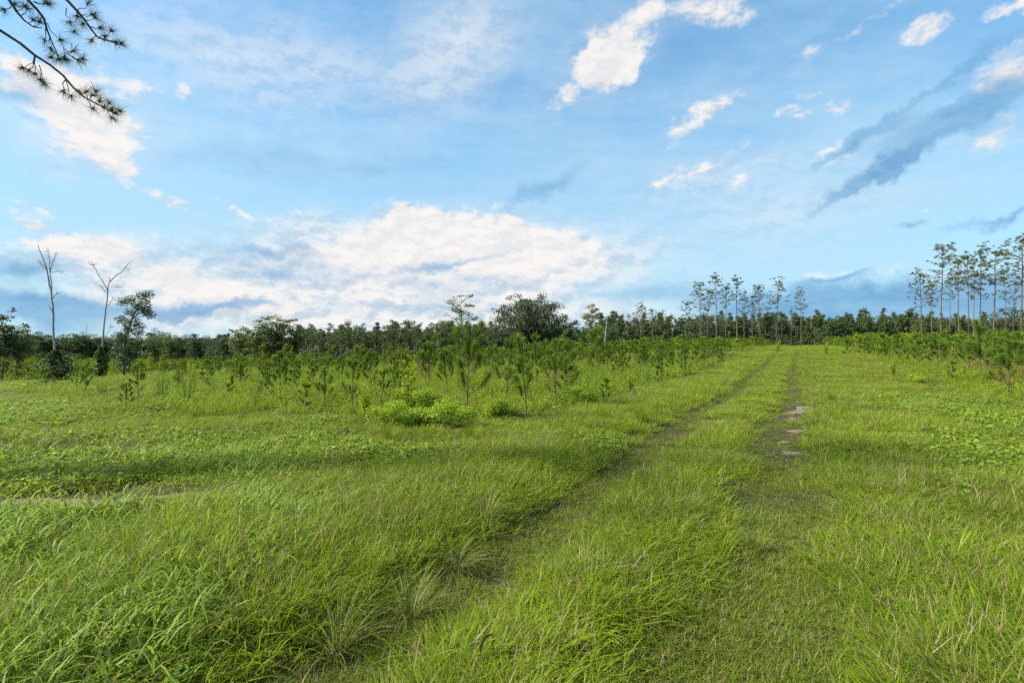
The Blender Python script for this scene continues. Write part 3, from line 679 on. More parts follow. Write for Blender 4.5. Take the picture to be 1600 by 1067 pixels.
# ------------------------------------------------------------------ shrubs, tall weeds and grass clumps: each one a thing
def bush_meshes(seed, rx, rz, n, size, mat, stems=7, ratio=.5):
    r = np.random.default_rng(seed); st = MB(); lf = MB()
    lobes = clump(16, (0, 0, rz * .45), (rx * .85, rx * .85, rz * .50), r); lobes[:, 2] = np.abs(lobes[:, 2])
    for q in lobes: tube(st, curve((r.normal(0, .04), r.normal(0, .04), -.03), q, 4, 0, .02, r), np.linspace(.012, .004, 4), 'twig', 4)
    c = np.concatenate([clump(n // 16, q, np.array((rx * .30, rx * .30, rz * .26)), r) for q in lobes]); c[:, 2] = np.abs(c[:, 2]) + .02
    leaves(lf, c, size * r.uniform(.6, 1.3, len(c)), mat, r, ratio=ratio, upbias=.8)
    return st.mesh('stems'), lf.mesh('foliage')
def shrub(name, label, cat, x, y, meshes, names=('stems', 'foliage'), sc=1.0, group=None, rz=None):
    t = thing(name, label, cat, (x, y, zg1(x, y)), rng.uniform(0, 6.28) if rz is None else rz, group, sc)
    for nm, me in zip(names, meshes): link(nm, me, t)
    return t
BR = [bush_meshes(400 + i, .9, .68, 5200, .055, 'bramble', ratio=.62) for i in range(2)]
for (px, py, sc, lab) in ((628, 664, .72, 'bright green bramble thicket left half, below the tall weed'), (682, 668, .8, 'bright green bramble thicket right half, touching the tall front pine'),
                          (655, 640, .85, 'back hump of the bright green bramble thicket'), (770, 652, .62, 'low yellow-green leafy shrub between the two front pines'),
                          (905, 630, .70, 'low leafy shrub at the foot of the dark pine pair'), (1440, 600, .6, 'low leafy shrub beside the broad right pine'), (1540, 596, .7, 'leafy shrub left of the blurred pine at right edge')):
    x, y = ground_at(px, py); shrub('bramble_bush', lab, 'bush', x, y, BR[len(lab) % 2], sc=sc, group='leafy bushes among the pines')
def tall_weed(seed, h):
    r = np.random.default_rng(seed); st = MB(); lf = MB()
    for i in range(5):
        a = r.uniform(0, 6.28); top = np.array((math.cos(a) * r.uniform(.05, .35), math.sin(a) * r.uniform(.05, .35), h * r.uniform(.65, 1.0))); p = curve((0, 0, -.03), top, 6, 0, .02, r)
        tube(st, p, np.linspace(.012, .004, 6), 'weed', 5); m = 75; t = r.uniform(.2, 1, m); q = (1 - t)[:, None] * np.array((0, 0, 0)) + t[:, None] * top
        d = unit(np.c_[r.normal(size=(m, 2)), r.uniform(.0, .7, m)]); sz = .12 * r.uniform(.6, 1.2, m) * (1.2 - .6 * t)
        leaves(lf, q + d * sz[:, None] * .8, sz, 'weed', r, ratio=.45, dirs=d)
    return st.mesh('stems'), lf.mesh('foliage')
TW = [tall_weed(420, 1.5), tall_weed(421, 1.1)]
for (px, py, k, sc, lab) in ((637, 640, 0, 1.05, 'tall yellow-green leafy weed standing behind the bramble thicket'), (570, 655, 1, .8, 'leafy weed with upright shoots left of the bramble thicket'), (618, 600, 0, 1.0, 'pale leafy sapling weed left behind the tall weed'),
                             (985, 615, 1, .7, 'leafy weed at the left verge near the small dark pine'), (300, 606, 0, .9, 'leafy weed behind the feathery clumps in the left field'), (1395, 590, 1, .8, 'leafy weed below the conical right pine'), (1215, 552, 1, 1.3, 'light green weed at the far left end of the track'), (1290, 556, 1, 1.2, 'light green weed at the far right end of the track')):
    x, y = ground_at(px, py); shrub('tall_weed', lab, 'weed', x, y, TW[k], sc=sc, group='tall leafy weeds')
FN = [fennel_mesh(430), fennel_mesh(431, .9, 18)]
for (px, py, sc, lab) in ((255, 626, .95, 'upright feathery weed clump, left of two in the clearing edge'), (292, 636, 1.0, 'yellow-green feathery weed clump, right of two in the clearing edge'), (330, 618, .7, 'small feathery weed clump behind the bushy spreading pine'), (160, 622, .8, 'feathery weed clump near the lone small pine'),
                          (400, 640, .75, 'feathery weed clump in front of the narrow young pine'), (1010, 600, .9, 'feathery weed clump near the stubby verge pine'), (1455, 612, .9, 'feathery weed clump before the low pale right pine'), (690, 590, 1.0, 'feathery weed clump behind the tall front pine')):
    x, y = ground_at(px, py); shrub('feathery_weed', lab, 'weed', x, y, FN[len(lab) % 2], ('stem', 'foliage'), sc, 'feathery weed clumps')
def tussock(seed, n, L, w, mat, lean, curl, dry=0):
    r = np.random.default_rng(seed); a = MB(); b = MB(); rr = r.random(n) ** .5 * .07; an = r.uniform(0, 6.28, n)
    blades(a, np.c_[rr * np.cos(an), rr * np.sin(an), np.full(n, -.02)], L * r.uniform(.55, 1.1, n), w * r.uniform(.7, 1.3, n), an + r.normal(0, .6, n), r.uniform(*lean, n), r.uniform(*curl, n), mat, 5, r.normal(0, .3, n))
    m = max(dry, 4); blades(b, np.c_[r.normal(0, .05, (m, 2)), np.full(m, -.02)], L * r.uniform(.6, 1.0, m), w * .8, r.uniform(0, 6.28, m), r.uniform(.4, 1.0, m), r.uniform(.6, 1.7, m), 'straw', 4)
    return a.mesh('blades'), b.mesh('dry_blades')
TU = {'bunch': tussock(450, 260, .46, .0045, 'bunch_grass', (.05, .7), (.4, 1.8), 18), 'arch': tussock(451, 220, .55, .005, 'bunch_grass', (.3, .9), (.9, 1.9), 40),
      'broad': tussock(452, 70, .42, .013, 'broad_grass', (.2, 1.0), (.6, 1.9), 6), 'upright': tussock(453, 240, .45, .005, 'grass', (.0, .45), (.1, .9), 20)}
for (px, py, k, sc, lab) in ((715, 885, 'arch', .8, 'grass tussock with pale arching dry blades left of the rut'), (760, 812, 'bunch', .9, 'dark green tussock higher up the same bank'), (572, 915, 'upright', .8, 'upright green tussock left of the pale arching one'),
                             (525, 1018, 'bunch', .9, 'large dark tussock near the bottom edge'), (640, 965, 'bunch', .8, 'flattened tussock between the large dark one and the rut'), (392, 830, 'broad', .85, 'broad-bladed bright grass clump left of centre'), (1480, 880, 'broad', 1.15, 'broad-bladed grass clump in the right foreground'),
                             (1005, 662, 'upright', 1.3, 'tall bright tussock at the left verge of the track'), (1345, 640, 'arch', 1.0, 'bluish tussock at the right verge beside the sand'), (1300, 628, 'upright', .9, 'upright tussock right of the largest sand patch'), (740, 690, 'upright', 1.1, 'pale upright tussock at the foot of the tall front pine'),
                             (860, 690, 'arch', .9, 'arching tussock below the open front pine'), (610, 690, 'upright', .9, 'grass tussock below the bramble thicket'), (60, 700, 'bunch', .8, 'tussock in the left clearing near the photo edge'), (1180, 860, 'bunch', .6, 'dark matted tussock in the right rut')):
    x, y = ground_at(px, py); shrub('grass_tussock', lab, 'grass clump', x, y, TU[k], ('blades', 'dry_blades'), sc, 'grass tussocks')
def dead_leaf():
    x, y = ground_at(752, 1056); mb = MB(); n = 7; t = np.linspace(0, 1, n); w = np.sin(np.pi * np.clip(t * .96 + .02, 0, 1)) ** .8 * .022
    mid = np.stack([t * .10, 0 * t, .02 * np.sin(t * 3)], -1); V = np.concatenate([mid + np.stack([0 * t, w, .012 + 0 * t], -1), mid, mid - np.stack([0 * t, w, -.012 + 0 * t], -1)])
    Q = [[j * n + i, j * n + i + 1, (j + 1) * n + i + 1, (j + 1) * n + i] for j in range(2) for i in range(n - 1)]
    mb.add(V, [Q], 'deadleaf'); o = link('dead_leaf', mb.mesh('dead_leaf', True), loc=(x, y, zg1(x, y) + .12)); o.rotation_euler = (R(-60), R(-50), .4)
    tag(o, 'single red-brown dead leaf caught in the grass at the bottom edge', 'leaf')
dead_leaf()

# ------------------------------------------------------------------ trees
def pine_tree(seed, h=18.0, crown=.42, K=26, rad=2.6, lrad=.85, vine=0.0, mat='pine_tall', nl=70, w=.07, r0=.15):
    r = np.random.default_rng(seed); tr = MB(); br = MB(); cr = MB(); vn = MB()
    stubs = []; k = 9; lean = r.normal(0, .022, 2) * h; t = np.linspace(0, 1, k)
    sp = np.stack([t ** 1.5 * lean[0] + r.normal(0, .04, k), t ** 1.5 * lean[1] + r.normal(0, .04, k), -.3 + t * (h * .97 + .3)], -1)
    tube(tr, sp, r0 * (1 - .75 * t) * h / 18, 'bark_pine', 8)
    def at(z): q = np.clip((z + .3) / (h * .97 + .3), 0, 1) * (k - 1); i = min(int(q), k - 2); return sp[i] + (sp[i + 1] - sp[i]) * (q - i)
    for j in range(K):
        f = r.random() ** .8; z = h * (1 - crown) + h * crown * f; a = r.uniform(0, 6.28)
        prof = (math.sin(math.pi * min(1, .22 + .72 * f)) ** .8); rr = rad * prof * r.uniform(.35, 1.1)
        b = at(z - rr * .25); c = at(z) + np.array((math.cos(a) * rr, math.sin(a) * rr, r.normal(.25, .5)))
        tube(br, curve(b, c, 4, -.1, .06, r), np.linspace(.05, .015, 4) * h / 18, 'bark_pine', 4)
        for _ in range(3):
            cc = c + r.normal(0, .42, 3) * lrad * np.array((1, 1, .55)); star(cr, cc, nl // 3, .52 * lrad, w, mat, r, .7, .25)
    for j in range(5):                                       # short dead stubs below the crown
        z = h * r.uniform(.3, 1 - crown); a = r.uniform(0, 6.28); b = at(z); sb = MB(); tube(sb, curve(b, b + np.array((math.cos(a), math.sin(a), .1)) * r.uniform(.4, 1.3), 3), np.linspace(.03, .01, 3), 'bark_pine', 4); stubs.append(('dead_stub', sb.mesh('dead_stub')))
    star(cr, at(h * .97), nl, .6 * lrad, w, mat, r, .8, .4)
    if vine:
        n = int(900 * vine); z = r.uniform(0, h * vine, n); p = np.array([at(q) for q in z]); a = r.uniform(0, 6.28, n); rr = (.25 + .55 * (1 - z / (h * vine))) * r.random(n) ** .5
        leaves(vn, p + np.stack([np.cos(a) * rr, np.sin(a) * rr, 0 * a], -1), .22 * r.uniform(.6, 1.3, n), 'vine', r, ratio=.7)
    return [('trunk', tr.mesh('trunk', True)), ('branches', br.mesh('branches', True)), ('crown', cr.mesh('crown'))] + stubs + ([('vine', vn.mesh('vine'))] if vine else [])
def leaf_tree(seed, h=12.0, rx=4.0, zc=.62, rz=.36, K=60, lr=.8, per=60, size=.30, mat='leaf_mid', bark='bark_oak', r0=.22, low=0.0, moss=0, gap=.0, vine=0.0):
    """trunk, limbs reaching every leaf clump, clumps filling an uneven ellipsoid"""
    r = np.random.default_rng(seed); tr = MB(); br = MB(); cr = MB(); mo = MB(); vn = MB()
    k = 7; t = np.linspace(0, 1, k); lean = r.normal(0, .03, 2) * h; th = h * (zc + rz * .35)
    sp = np.stack([t * lean[0] + r.normal(0, .06, k) * t, t * lean[1] + r.normal(0, .06, k) * t, -.3 + t * (th + .3)], -1); tube(tr, sp, r0 * (1.15 - .85 * t), bark, 8)
    c = clump(K, (lean[0] * .7, lean[1] * .7, h * zc), (rx, rx, h * rz), r)
    c += r.normal(0, .08 * rx, c.shape); c[:, 2] = np.maximum(c[:, 2], h * low + .4)
    for q in c:
        zb = np.clip(q[2] - np.hypot(q[0], q[1]) * r.uniform(.5, .9) - .3, h * .12, th); i = min(int((zb + .3) / (th + .3) * (k - 1)), k - 2); f = (zb + .3) / (th + .3) * (k - 1) - i
        b = sp[i] * (1 - f) + sp[i + 1] * f; tube(br, curve(b, q, 5, .25, .12, r), np.linspace(.35, .08, 5) * r0, bark, 4)
        rad = lr * r.uniform(.6, 1.25); p = clump(int(per * r.uniform(.6, 1.3)), q, np.array((rad, rad, rad * .62)), r)
        leaves(cr, p, size * r.uniform(.6, 1.3, len(p)), mat, r, ratio=.6, upbias=.7)
        if moss and r.random() < .75 and np.hypot(q[0], q[1]) < .78 * rx and q[2] < h * (zc + rz * .75):
            m = 24; o = q + r.normal(0, .6, (m, 3)) * np.array((lr, lr, .25 * lr)); L = r.uniform(.5, 1.7, m) * moss
            blades(mo, o, L, r.uniform(.10, .22, m), r.uniform(0, 6.28, m), np.pi - r.uniform(0, .12, m), r.normal(0, .1, m), 'moss', 3)
    if vine:
        n = int(1100 * vine); z = r.uniform(0, h * vine, n); a = r.uniform(0, 6.28, n); rr = (.35 + .5 * (1 - z / (h * vine))) * r.random(n) ** .5 * 1.6; i = np.clip(((z + .3) / (th + .3) * (k - 1)).astype(int), 0, k - 1)
        leaves(vn, np.c_[sp[i][:, :2], z] + np.stack([np.cos(a) * rr, np.sin(a) * rr, 0 * a], -1), .24 * r.uniform(.6, 1.3, n), 'vine', r, ratio=.7)
    out = [('trunk', tr.mesh('trunk', True)), ('branches', br.mesh('branches', True)), ('crown', cr.mesh('crown'))]
    if moss: out.append(('hanging_moss', mo.mesh('hanging_moss')))
    if vine: out.append(('vine', vn.mesh('vine')))
    return out
def place_tree(name, label, cat, px, ty, D, parts, h0, group=None, sxy=1.0, rz=None):
    x = (px - 800) / FPX * D; z = zg1(x, D); h = EYE + (HORY - ty) / FPX * D - z; sc = h / h0
    t = thing(name, label, cat, (x, D, z), rng.uniform(0, 6.28) if rz is None else rz, group, 1.0); t.scale = (sc * sxy, sc * sxy, sc)
    for nm, me in parts: link(nm, me, t)
    return t
TP = [pine_tree(500 + i, crown=(.36, .46, .34, .42, .5)[i], K=(36, 44, 30, 38, 48)[i], rad=(2.3, 2.7, 2.0, 2.4, 2.8)[i], lrad=.72, vine=(0, .34, 0, .45, .3)[i]) for i in range(5)]
gp = 'tall slender pines standing before the dark wood'
for (px, ty, D, k, sx, lab) in (
        (980, 492, 128, 0, 1.0, 'sparse pine left end of the middle row of tall pines'), (1002, 476, 124, 4, 1.25, 'full round-topped pine second from left in the middle row'), (1020, 484, 132, 1, 1.0, 'slim pine touching the right side of the full round-topped one'),
        (1037, 487, 126, 0, .9, 'small-topped pine left of the gap in the middle row'), (1050, 492, 135, 2, .9, 'short thin pine just right of the small-topped one'), (1071, 472, 124, 0, .9, 'thin pine at the left foot of the tall middle group'),
        (1095, 443, 120, 1, 1.0, 'leaning-crowned tall pine at left of the tallest one'), (1119, 430, 118, 2, 1.05, 'tallest pine of the middle group with bare straight trunk'), (1134, 446, 126, 0, .85, 'sparse tall pine between the two tallest middle pines'), (1151, 434, 118, 2, 1.05, 'second tallest pine of the middle group with round top'),
        (1163, 460, 116, 3, .8, 'lower yellow-green pine with vine-wrapped trunk in the middle group'), (1188, 447, 120, 1, 1.1, 'broad tall pine with vine at its foot right of the gap'), (1213, 437, 118, 3, 1.0, 'tall pine with vine-clad base, last but two on the right'), (1236, 484, 112, 4, .7, 'low stunted pine between the last two tall middle pines'), (1252, 452, 114, 3, .85, 'isolated narrow pine with vine-clad trunk beside the track end'),
        (1105, 452, 128, 0, .8, 'thin pine behind the leaning-crowned tall pine'), (1176, 470, 124, 4, .7, 'small pine behind the broad tall pine'),
        (1440, 425, 84, 4, .95, 'feathery leftmost pine of the right-hand stand'), (1456, 442, 90, 0, .9, 'thin pine second from left in the right-hand stand'), (1470, 384, 82, 1, 1.05, 'big round-topped pine with vine-covered trunk in the right-hand stand'), (1485, 432, 92, 2, .85, 'slender pine right of the big round-topped one'),
        (1498, 404, 94, 0, .9, 'sparse pine in the middle of the right-hand stand'), (1513, 398, 86, 2, .95, 'pine with dark tilted crown in the right-hand stand'), (1521, 425, 98, 0, .8, 'short thin pine behind the dark tilted crown'), (1532, 388, 84, 4, .85, 'tall pine with one-sided crown in the right-hand stand'),
        (1553, 389, 86, 0, 1.0, 'tall open-crowned pine third from the right edge'), (1571, 432, 96, 2, .85, 'low-topped thin pine second from the right edge'), (1596, 371, 80, 1, 1.15, 'tallest pine at the right photo edge, cut by it'), (1583, 440, 98, 0, .8, 'short pine behind the tallest right-edge pine'), (1640, 380, 84, 3, 1.0, 'pine beyond the right photo edge')):
    if px < 1610: place_tree('tall_pine', lab, 'pine tree', px, ty, D, TP[k], 18.0, gp, sx)
# broadleaf and mixed trees told apart along the tree line
OAK = leaf_tree(528, 13, 7.0, .58, .40, 150, 1.25, 62, .34, 'leaf_dark', 'bark_oak', .42, .10, moss=1.0)
OAK2 = leaf_tree(521, 12, 6.0, .55, .40, 95, 1.2, 70, .34, 'leaf_dark', 'bark_oak', .35, .05)
OPEN = leaf_tree(522, 12, 2.6, .70, .27, 34, .62, 42, .24, 'leaf_mid', 'bark_pale', .16, .3, vine=.35)
ROUND = leaf_tree(523, 11, 2.0, .76, .20, 42, .60, 60, .24, 'leaf_light', 'bark_pale', .13, .4)
MID = [leaf_tree(524 + i, 8, 2.3, .58, .38, 76, .66, 60, .24, ('leaf_mid', 'leaf_dark', 'vine')[i], 'bark_oak', .16, .05, vine=(.5, 0, .6)[i]) for i in range(3)]
gb = 'broad-leaved trees along the tree line'
for (nm, px, ty, D, pt, h0, sx, lab) in (
        ('live_oak', 826, 457, 104, OAK, 13, 1.12, 'big spreading oak draped with grey hanging moss'), ('oak_tree', 884, 491, 102, OAK2, 12, .85, 'dark rounded oak against the right flank of the mossy oak'), ('oak_tree', 780, 488, 108, OAK2, 12, .62, 'dark low oak left of the mossy oak'), ('oak_tree', 748, 502, 112, OAK2, 12, .55, 'dark bushy oak right of the tall open tree'),
        ('oak_tree', 1105, 484, 150, OAK2, 12, 1.25, 'wide oak behind the tall middle pines'), ('oak_tree', 1582, 474, 110, OAK2, 12, .95, 'broad oak behind the pines at the right edge'),
        ('open_tree', 722, 452, 98, OPEN, 12, 1.15, 'tall loose-crowned tree rising left of the mossy oak'), ('round_tree', 922, 472, 98, ROUND, 11, 1.0, 'pale lollipop-shaped tree with a bare trunk right of the oaks'),
        ('vine_tree', 376, 506, 84, MID[0], 8, .9, 'thin vine-clad tree at left of the vine-clad group'), ('vine_tree', 401, 500, 80, MID[2], 8, 1.1, 'leafy vine-clad tree second in the vine-clad group'), ('vine_tree', 432, 487, 80, MID[0], 8, 1.35, 'largest crown of the vine-clad group left of centre'), ('vine_tree', 460, 503, 82, MID[2], 8, .6, 'narrow vine column at right of the vine-clad group'),
        ('field_tree', 243, 521, 125, MID[0], 8, 1.0, 'light green tree right of the leaning leafy tree'), ('field_tree', 270, 519, 122, MID[2], 8, .9, 'yellow-green tree in the far left tree line'), ('field_tree', 303, 521, 150, MID[1], 8, 1.1, 'dark rounded tree in the far left tree line'), ('field_tree', 350, 522, 140, MID[1], 8, 1.1, 'dark tree just left of the vine-clad group'),
        ('edge_tree', 2, 491, 46, MID[1], 8, 1.0, 'dark leafy tree cut by the left photo edge'), ('edge_tree', 26, 504, 48, MID[0], 8, .85, 'twiggy tree just inside the left photo edge'),
        ('field_tree', 690, 497, 118, MID[0], 8, .7, 'upright tree left of the tall open tree')):
    place_tree(nm, lab, 'tree', px, ty, D, pt, h0, gb, sx)
WP = [pine_tree(540 + i, 18, .40, 22, 1.7, .85, mat='pine_far', nl=72, w=.085, vine=(.0, .5, 0)[i]) for i in range(3)]
for i, (px, ty, lab) in enumerate(((488, 508, 'pale-trunked pine first from left in the front of the mature stand'), (514, 505, 'pine second from left in the front of the mature stand'), (541, 502, 'pine with clear pointed top in the mature stand'), (566, 507, 'pine with broad top in the mature stand'), (611, 500, 'pine rising above the mature stand left of its middle'),
                                   (634, 502, 'pine rising above the mature stand at its middle'), (656, 506, 'pine right of the middle of the mature stand'), (676, 504, 'last pine at the right of the mature stand'))):
    place_tree('mature_pine', lab, 'pine tree', px, ty, 126, WP[i % 3], 18.0, 'front pines of the mature stand', 1.25)

# ---- dead trees, drawn as skeletons on their spot
def skeleton(mb, D, lines, mat, seed, twigs=0, tw=.35):
    r = np.random.default_rng(seed)
    for (pl, r0, r1) in lines:
        p = np.array([P3(px, py, D) for px, py in pl]); off = np.cumsum(r.normal(0, .10, len(p))); off -= off[0]
        if len(pl) > 4 and r0 > .06: off *= .3
        p = np.array([P3(px, py, D + q) for (px, py), q in zip(pl, off)])
        n = len(p); f = np.linspace(0, n - 1, n * 3); i = np.minimum(f.astype(int), n - 2); q = p[i] + (p[i + 1] - p[i]) * (f - i)[:, None]; q[1:-1] += r.normal(0, .015, (len(q) - 2, 3))
        tube(mb, q, np.linspace(r0, r1, len(q)), mat, 7)
        for _ in range(twigs):
            k = r.integers(len(q) // 3, len(q) - 1); d = unit(r.normal(size=3) + np.array((0, 0, .5))); b = q[k]; L = tw * r.uniform(.4, 1.3); pts = curve(b, b + d * L, 4, .04, .03, r)
            tube(mb, pts, np.linspace(.012, .005, 4), mat, 4)
def dead_tree(label, D, px, trunk, limbs, seed, basevine):
    x = (px - 800) / FPX * D; z = zg1(x, D); t = thing('dead_tree', label, 'dead tree', (x, D, z), group='bare dead trees')
    a = MB(); b = MB(); trunk = [(px, 540 + (EYE - z + .2) / D * FPX)] + trunk
    skeleton(a, D, [(trunk, .068, .018)], 'bark_dead', seed); skeleton(b, D, limbs, 'bark_dead', seed + 1, 5)
    for nm, m in (('trunk', a), ('limbs', b)): link(nm, m.mesh(nm, True), t).location = (-x, -D, -z)
    r = np.random.default_rng(seed + 2); v = MB(); n = 2300; zz = r.uniform(0, basevine[1], n); an = r.uniform(0, 6.28, n); rr = basevine[0] * np.sqrt(r.random(n)) * np.clip(np.sin(np.pi * np.clip(zz / basevine[1] * .85 + .12, 0, 1)), .25, 1)
    rr = rr * (.35 + 1.25 * vnoise(an * 1.6 + seed, zz * 2.6))
    leaves(v, np.stack([np.cos(an) * rr, np.sin(an) * rr, zz], -1), .17 * r.uniform(.6, 1.3, n), 'leaf_dark' if basevine[0] > .75 else 'vine', r, ratio=.6); link('vine', v.mesh('vine'), t)
dead_tree('taller bare grey dead tree with a dark bush round its foot', 33, 88, [(86, 548), (83, 500), (81, 468), (77, 445), (70, 415), (62, 392), (57, 382)],
          [([(81, 468), (79, 440), (77, 415), (76, 400)], .04, .012), ([(77, 425), (82, 408), (90, 394)], .03, .01), ([(72, 424), (64, 412), (56, 404)], .02, .008), ([(80, 455), (75, 432), (66, 408)], .03, .01), ([(82, 466), (88, 459), (95, 458)], .025, .008), ([(78, 425), (92, 424), (102, 430)], .02, .006), ([(81, 485), (76, 480)], .02, .008), ([(76, 400), (74, 388)], .015, .006)], 600, (.80, 2.0))
dead_tree('forked bare grey dead tree with vines at its foot', 37, 158, [(160, 545), (162, 510), (166, 475), (168, 455), (171, 438), (170, 432)],
          [([(168, 455), (160, 440), (152, 428), (146, 416), (143, 408)], .035, .010), ([(171, 440), (180, 432), (192, 422), (200, 412), (208, 407)], .04, .010), ([(167, 458), (155, 446), (142, 440)], .025, .008), ([(167, 480), (173, 471), (177, 466)], .02, .008), ([(164, 530), (170, 517), (176, 506)], .02, .008), ([(146, 416), (136, 412)], .012, .006), ([(192, 422), (204, 420)], .012, .006), ([(171, 448), (184, 449), (196, 447)], .012, .005)], 610, (.5, 2.3))
def leaning_tree():
    D = 36; px = 194; x = (px - 800) / FPX * D; z = zg1(x, D); t = thing('leaning_tree', 'slim dark leafy tree leaning right beside the forked dead tree', 'tree', (x, D, z))
    r = np.random.default_rng(620); a = MB(); b = MB(); c = MB(); tl = [(px, 540 + (EYE - z + .2) / D * FPX), (193, 556), (197, 525), (206, 498), (216, 476), (224, 462)]
    skeleton(a, D, [(tl, .10, .02)], 'bark_oak', 621)
    for (qx, qy) in ((222, 462), (232, 460), (206, 468), (192, 472), (214, 478), (204, 488), (224, 486), (190, 499), (233, 492), (211, 503), (200, 514), (190, 524), (216, 520), (206, 534), (194, 545), (184, 526), (203, 552), (226, 474), (230, 484), (218, 510), (196, 505), (186, 540), (212, 542), (190, 558), (202, 564), (184, 552), (211, 555), (196, 572), (187, 568), (204, 576)):
        q = P3(qx, qy, D + r.normal(0, .4)); k = min(range(len(tl)), key=lambda i: abs(tl[i][1] - qy - 10)); s0 = P3(*tl[k], D); b1 = MB(); tube(b1, curve(s0, q, 4, .05, .05, r), np.linspace(.03, .01, 4), 'bark_oak', 4); link('branch', b1.mesh('branch', True), t).location = (-x, -D, -z)
        p = clump(190, q, (.44, .44, .34), r); leaves(c, p, .14 * r.uniform(.6, 1.3, 190), 'leaf_dark', r, ratio=.5)
    for nm, m in (('trunk', a), ('crown', c)): link(nm, m.mesh(nm), t).location = (-x, -D, -z)
leaning_tree()
def snag():
    D = 92; x = (945 - 800) / FPX * D; z = zg1(x, D); t = thing('dead_snag', 'thin pale dead pole leaning beside the lollipop-shaped tree', 'dead tree', (x, D, z)); a = MB(); b = MB()
    skeleton(a, D, [([(944, 550), (945, 535), (947, 515), (949, 495)], .16, .03)], 'bark_pale', 630); skeleton(b, D, [([(946, 522), (943, 517)], .04, .02), ([(948, 506), (951, 502)], .04, .015)], 'bark_pale', 631)
    for nm, m in (('trunk', a), ('stubs', b)): link(nm, m.mesh(nm, True), t).location = (-x, -D, -z)
snag()
def mast():
    D = 225; x = (135 - 800) / FPX * D; z = zg1(x, D); top = EYE + (HORY - 507) / FPX * D - z; t = thing('antenna_mast', 'thin grey mast with crossbars above the far left trees', 'mast', (x, D, z)); a = MB(); b = MB()
    tube(a, [(0, 0, -.2), (0, 0, top)], .09, 'metal_grey', 6)
    for dz, L in ((.15, 1.1), (.8, .9)): tube(b, [(-L, 0, top - dz), (L, 0, top - dz)], .06, 'metal_grey', 5)
    link('pole', a.mesh('pole'), t); link('crossbar', b.mesh('crossbar'), t)
mast()

# ---- the pine whose boughs hang into the picture from the left
def overhang():
    bx, by = -9.6, 5.6; bz = zg1(bx, by); t = thing('overhanging_pine', 'old pine with needle boughs drooping into the top left corner', 'pine tree', (bx, by, bz)); r = np.random.default_rng(640)
    tr = MB(); tube(tr, [(0, 0, -.3), (.05, 0, 3), (.0, .05, 7), (.1, 0, 11), (.1, .1, 14)], np.array((.24, .2, .17, .12, .05)), 'bark_pine', 12); link('trunk', tr.mesh('trunk', True), t)
    D = 6.2
    boughs = [([(0, 48), (28, 66), (50, 84), (75, 100), (95, 116), (112, 136), (128, 150), (150, 162), (170, 172), (184, 178)], 7.0,
               [(33, 104, 51, 84), (42, 108, 51, 84), (52, 113, 50, 84), (60, 122, 52, 86), (66, 128, 58, 100), (97, 140, 100, 122), (108, 148, 100, 124), (118, 140, 112, 136), (130, 143, 122, 145), (140, 148, 130, 150), (147, 143, 138, 152), (152, 158, 148, 160), (160, 166, 155, 164), (168, 160, 162, 166), (172, 170, 166, 170), (178, 176, 174, 174), (184, 172, 178, 176), (142, 168, 132, 152), (172, 182, 166, 172)]),
              ([(42, 0), (55, 14), (65, 27), (70, 45), (78, 65), (88, 86)], 8.2, [(66, 60, 68, 40), (76, 73, 74, 58), (77, 88, 84, 80), (97, 90, 88, 84), (88, 90, 86, 82), (110, 78, 98, 75), (118, 92, 100, 80), (126, 90, 110, 86), (98, 88, 96, 72), (90, 60, 70, 34)]),
              ([(103, 0), (116, 14), (128, 28), (140, 45), (150, 57), (166, 62), (184, 67)], 8.8, [(133, 4, 118, 14), (140, 21, 124, 22), (144, 26, 128, 28), (117, 22, 118, 15), (127, 35, 130, 30), (151, 42, 138, 40), (170, 47, 152, 56), (141, 60, 146, 52), (176, 65, 168, 62), (186, 67, 180, 66), (113, 47, 106, 30), (106, 32, 100, 10), (160, 56, 156, 58)]),
              ([(12, 0), (22, 16), (34, 30), (48, 40), (62, 42)], 9.2, [(18, 4, 16, 6), (34, 8, 24, 14), (47, 30, 40, 34), (57, 33, 50, 40), (3, 12, 14, 4), (70, 4, 48, 0), (66, 2, 50, 0), (38, 12, 30, 22)])]
    for (pl, zt, cl) in boughs:
        b = MB(); nd = MB(); p = np.array([P3(x, y, D + r.normal(0, .03)) for x, y in pl]); p0 = np.array((bx, by, zt + bz)); mid = (p0 + p[0]) / 2 + np.array((0, 0, .35)); p = np.concatenate([[p0, mid], p])
        tube(b, p - (bx, by, bz), np.linspace(.022, .005, len(p)), 'twig', 6)
        for (cx, cy, sx_, sy_) in cl:
            c = P3(cx, cy, D + r.normal(0, .08)); s0 = P3(sx_, sy_, D); tube(b, curve(s0, c, 4, -.02, .012, r) - (bx, by, bz), np.linspace(.006, .003, 4), 'twig', 4)
            ax = unit(c - s0) * .8 + np.array((0, 0, .1)); n = 80; d = unit(r.normal(size=(n, 3)) * .8 + ax * 1.1); needles(nd, np.repeat((c - (bx, by, bz))[None], n, 0) - d * .01, d, .16 * r.uniform(.6, 1.1, n), .0042, 'pine_far', r)
        m = link('bough', b.mesh('bough', True), t); link('needles', nd.mesh('needles'), m)
    cr = MB(); br = MB()
    for j in range(26):
        a = r.uniform(1.8, 5.2); z = r.uniform(8.5, 14); q = np.array((math.cos(a) * 2.2, math.sin(a) * 2.2, z + .4)) * np.array((1, 1, 1)); tube(br, curve((0, 0, z), q, 4, -.1, .06, r), np.linspace(.04, .01, 4), 'twig', 5)
        for _ in range(4): star(cr, q + r.normal(0, .35, 3), 40, .22, .006, 'needle', r)
    link('branches', br.mesh('branches'), t); link('crown', cr.mesh('crown'), t)
overhang()

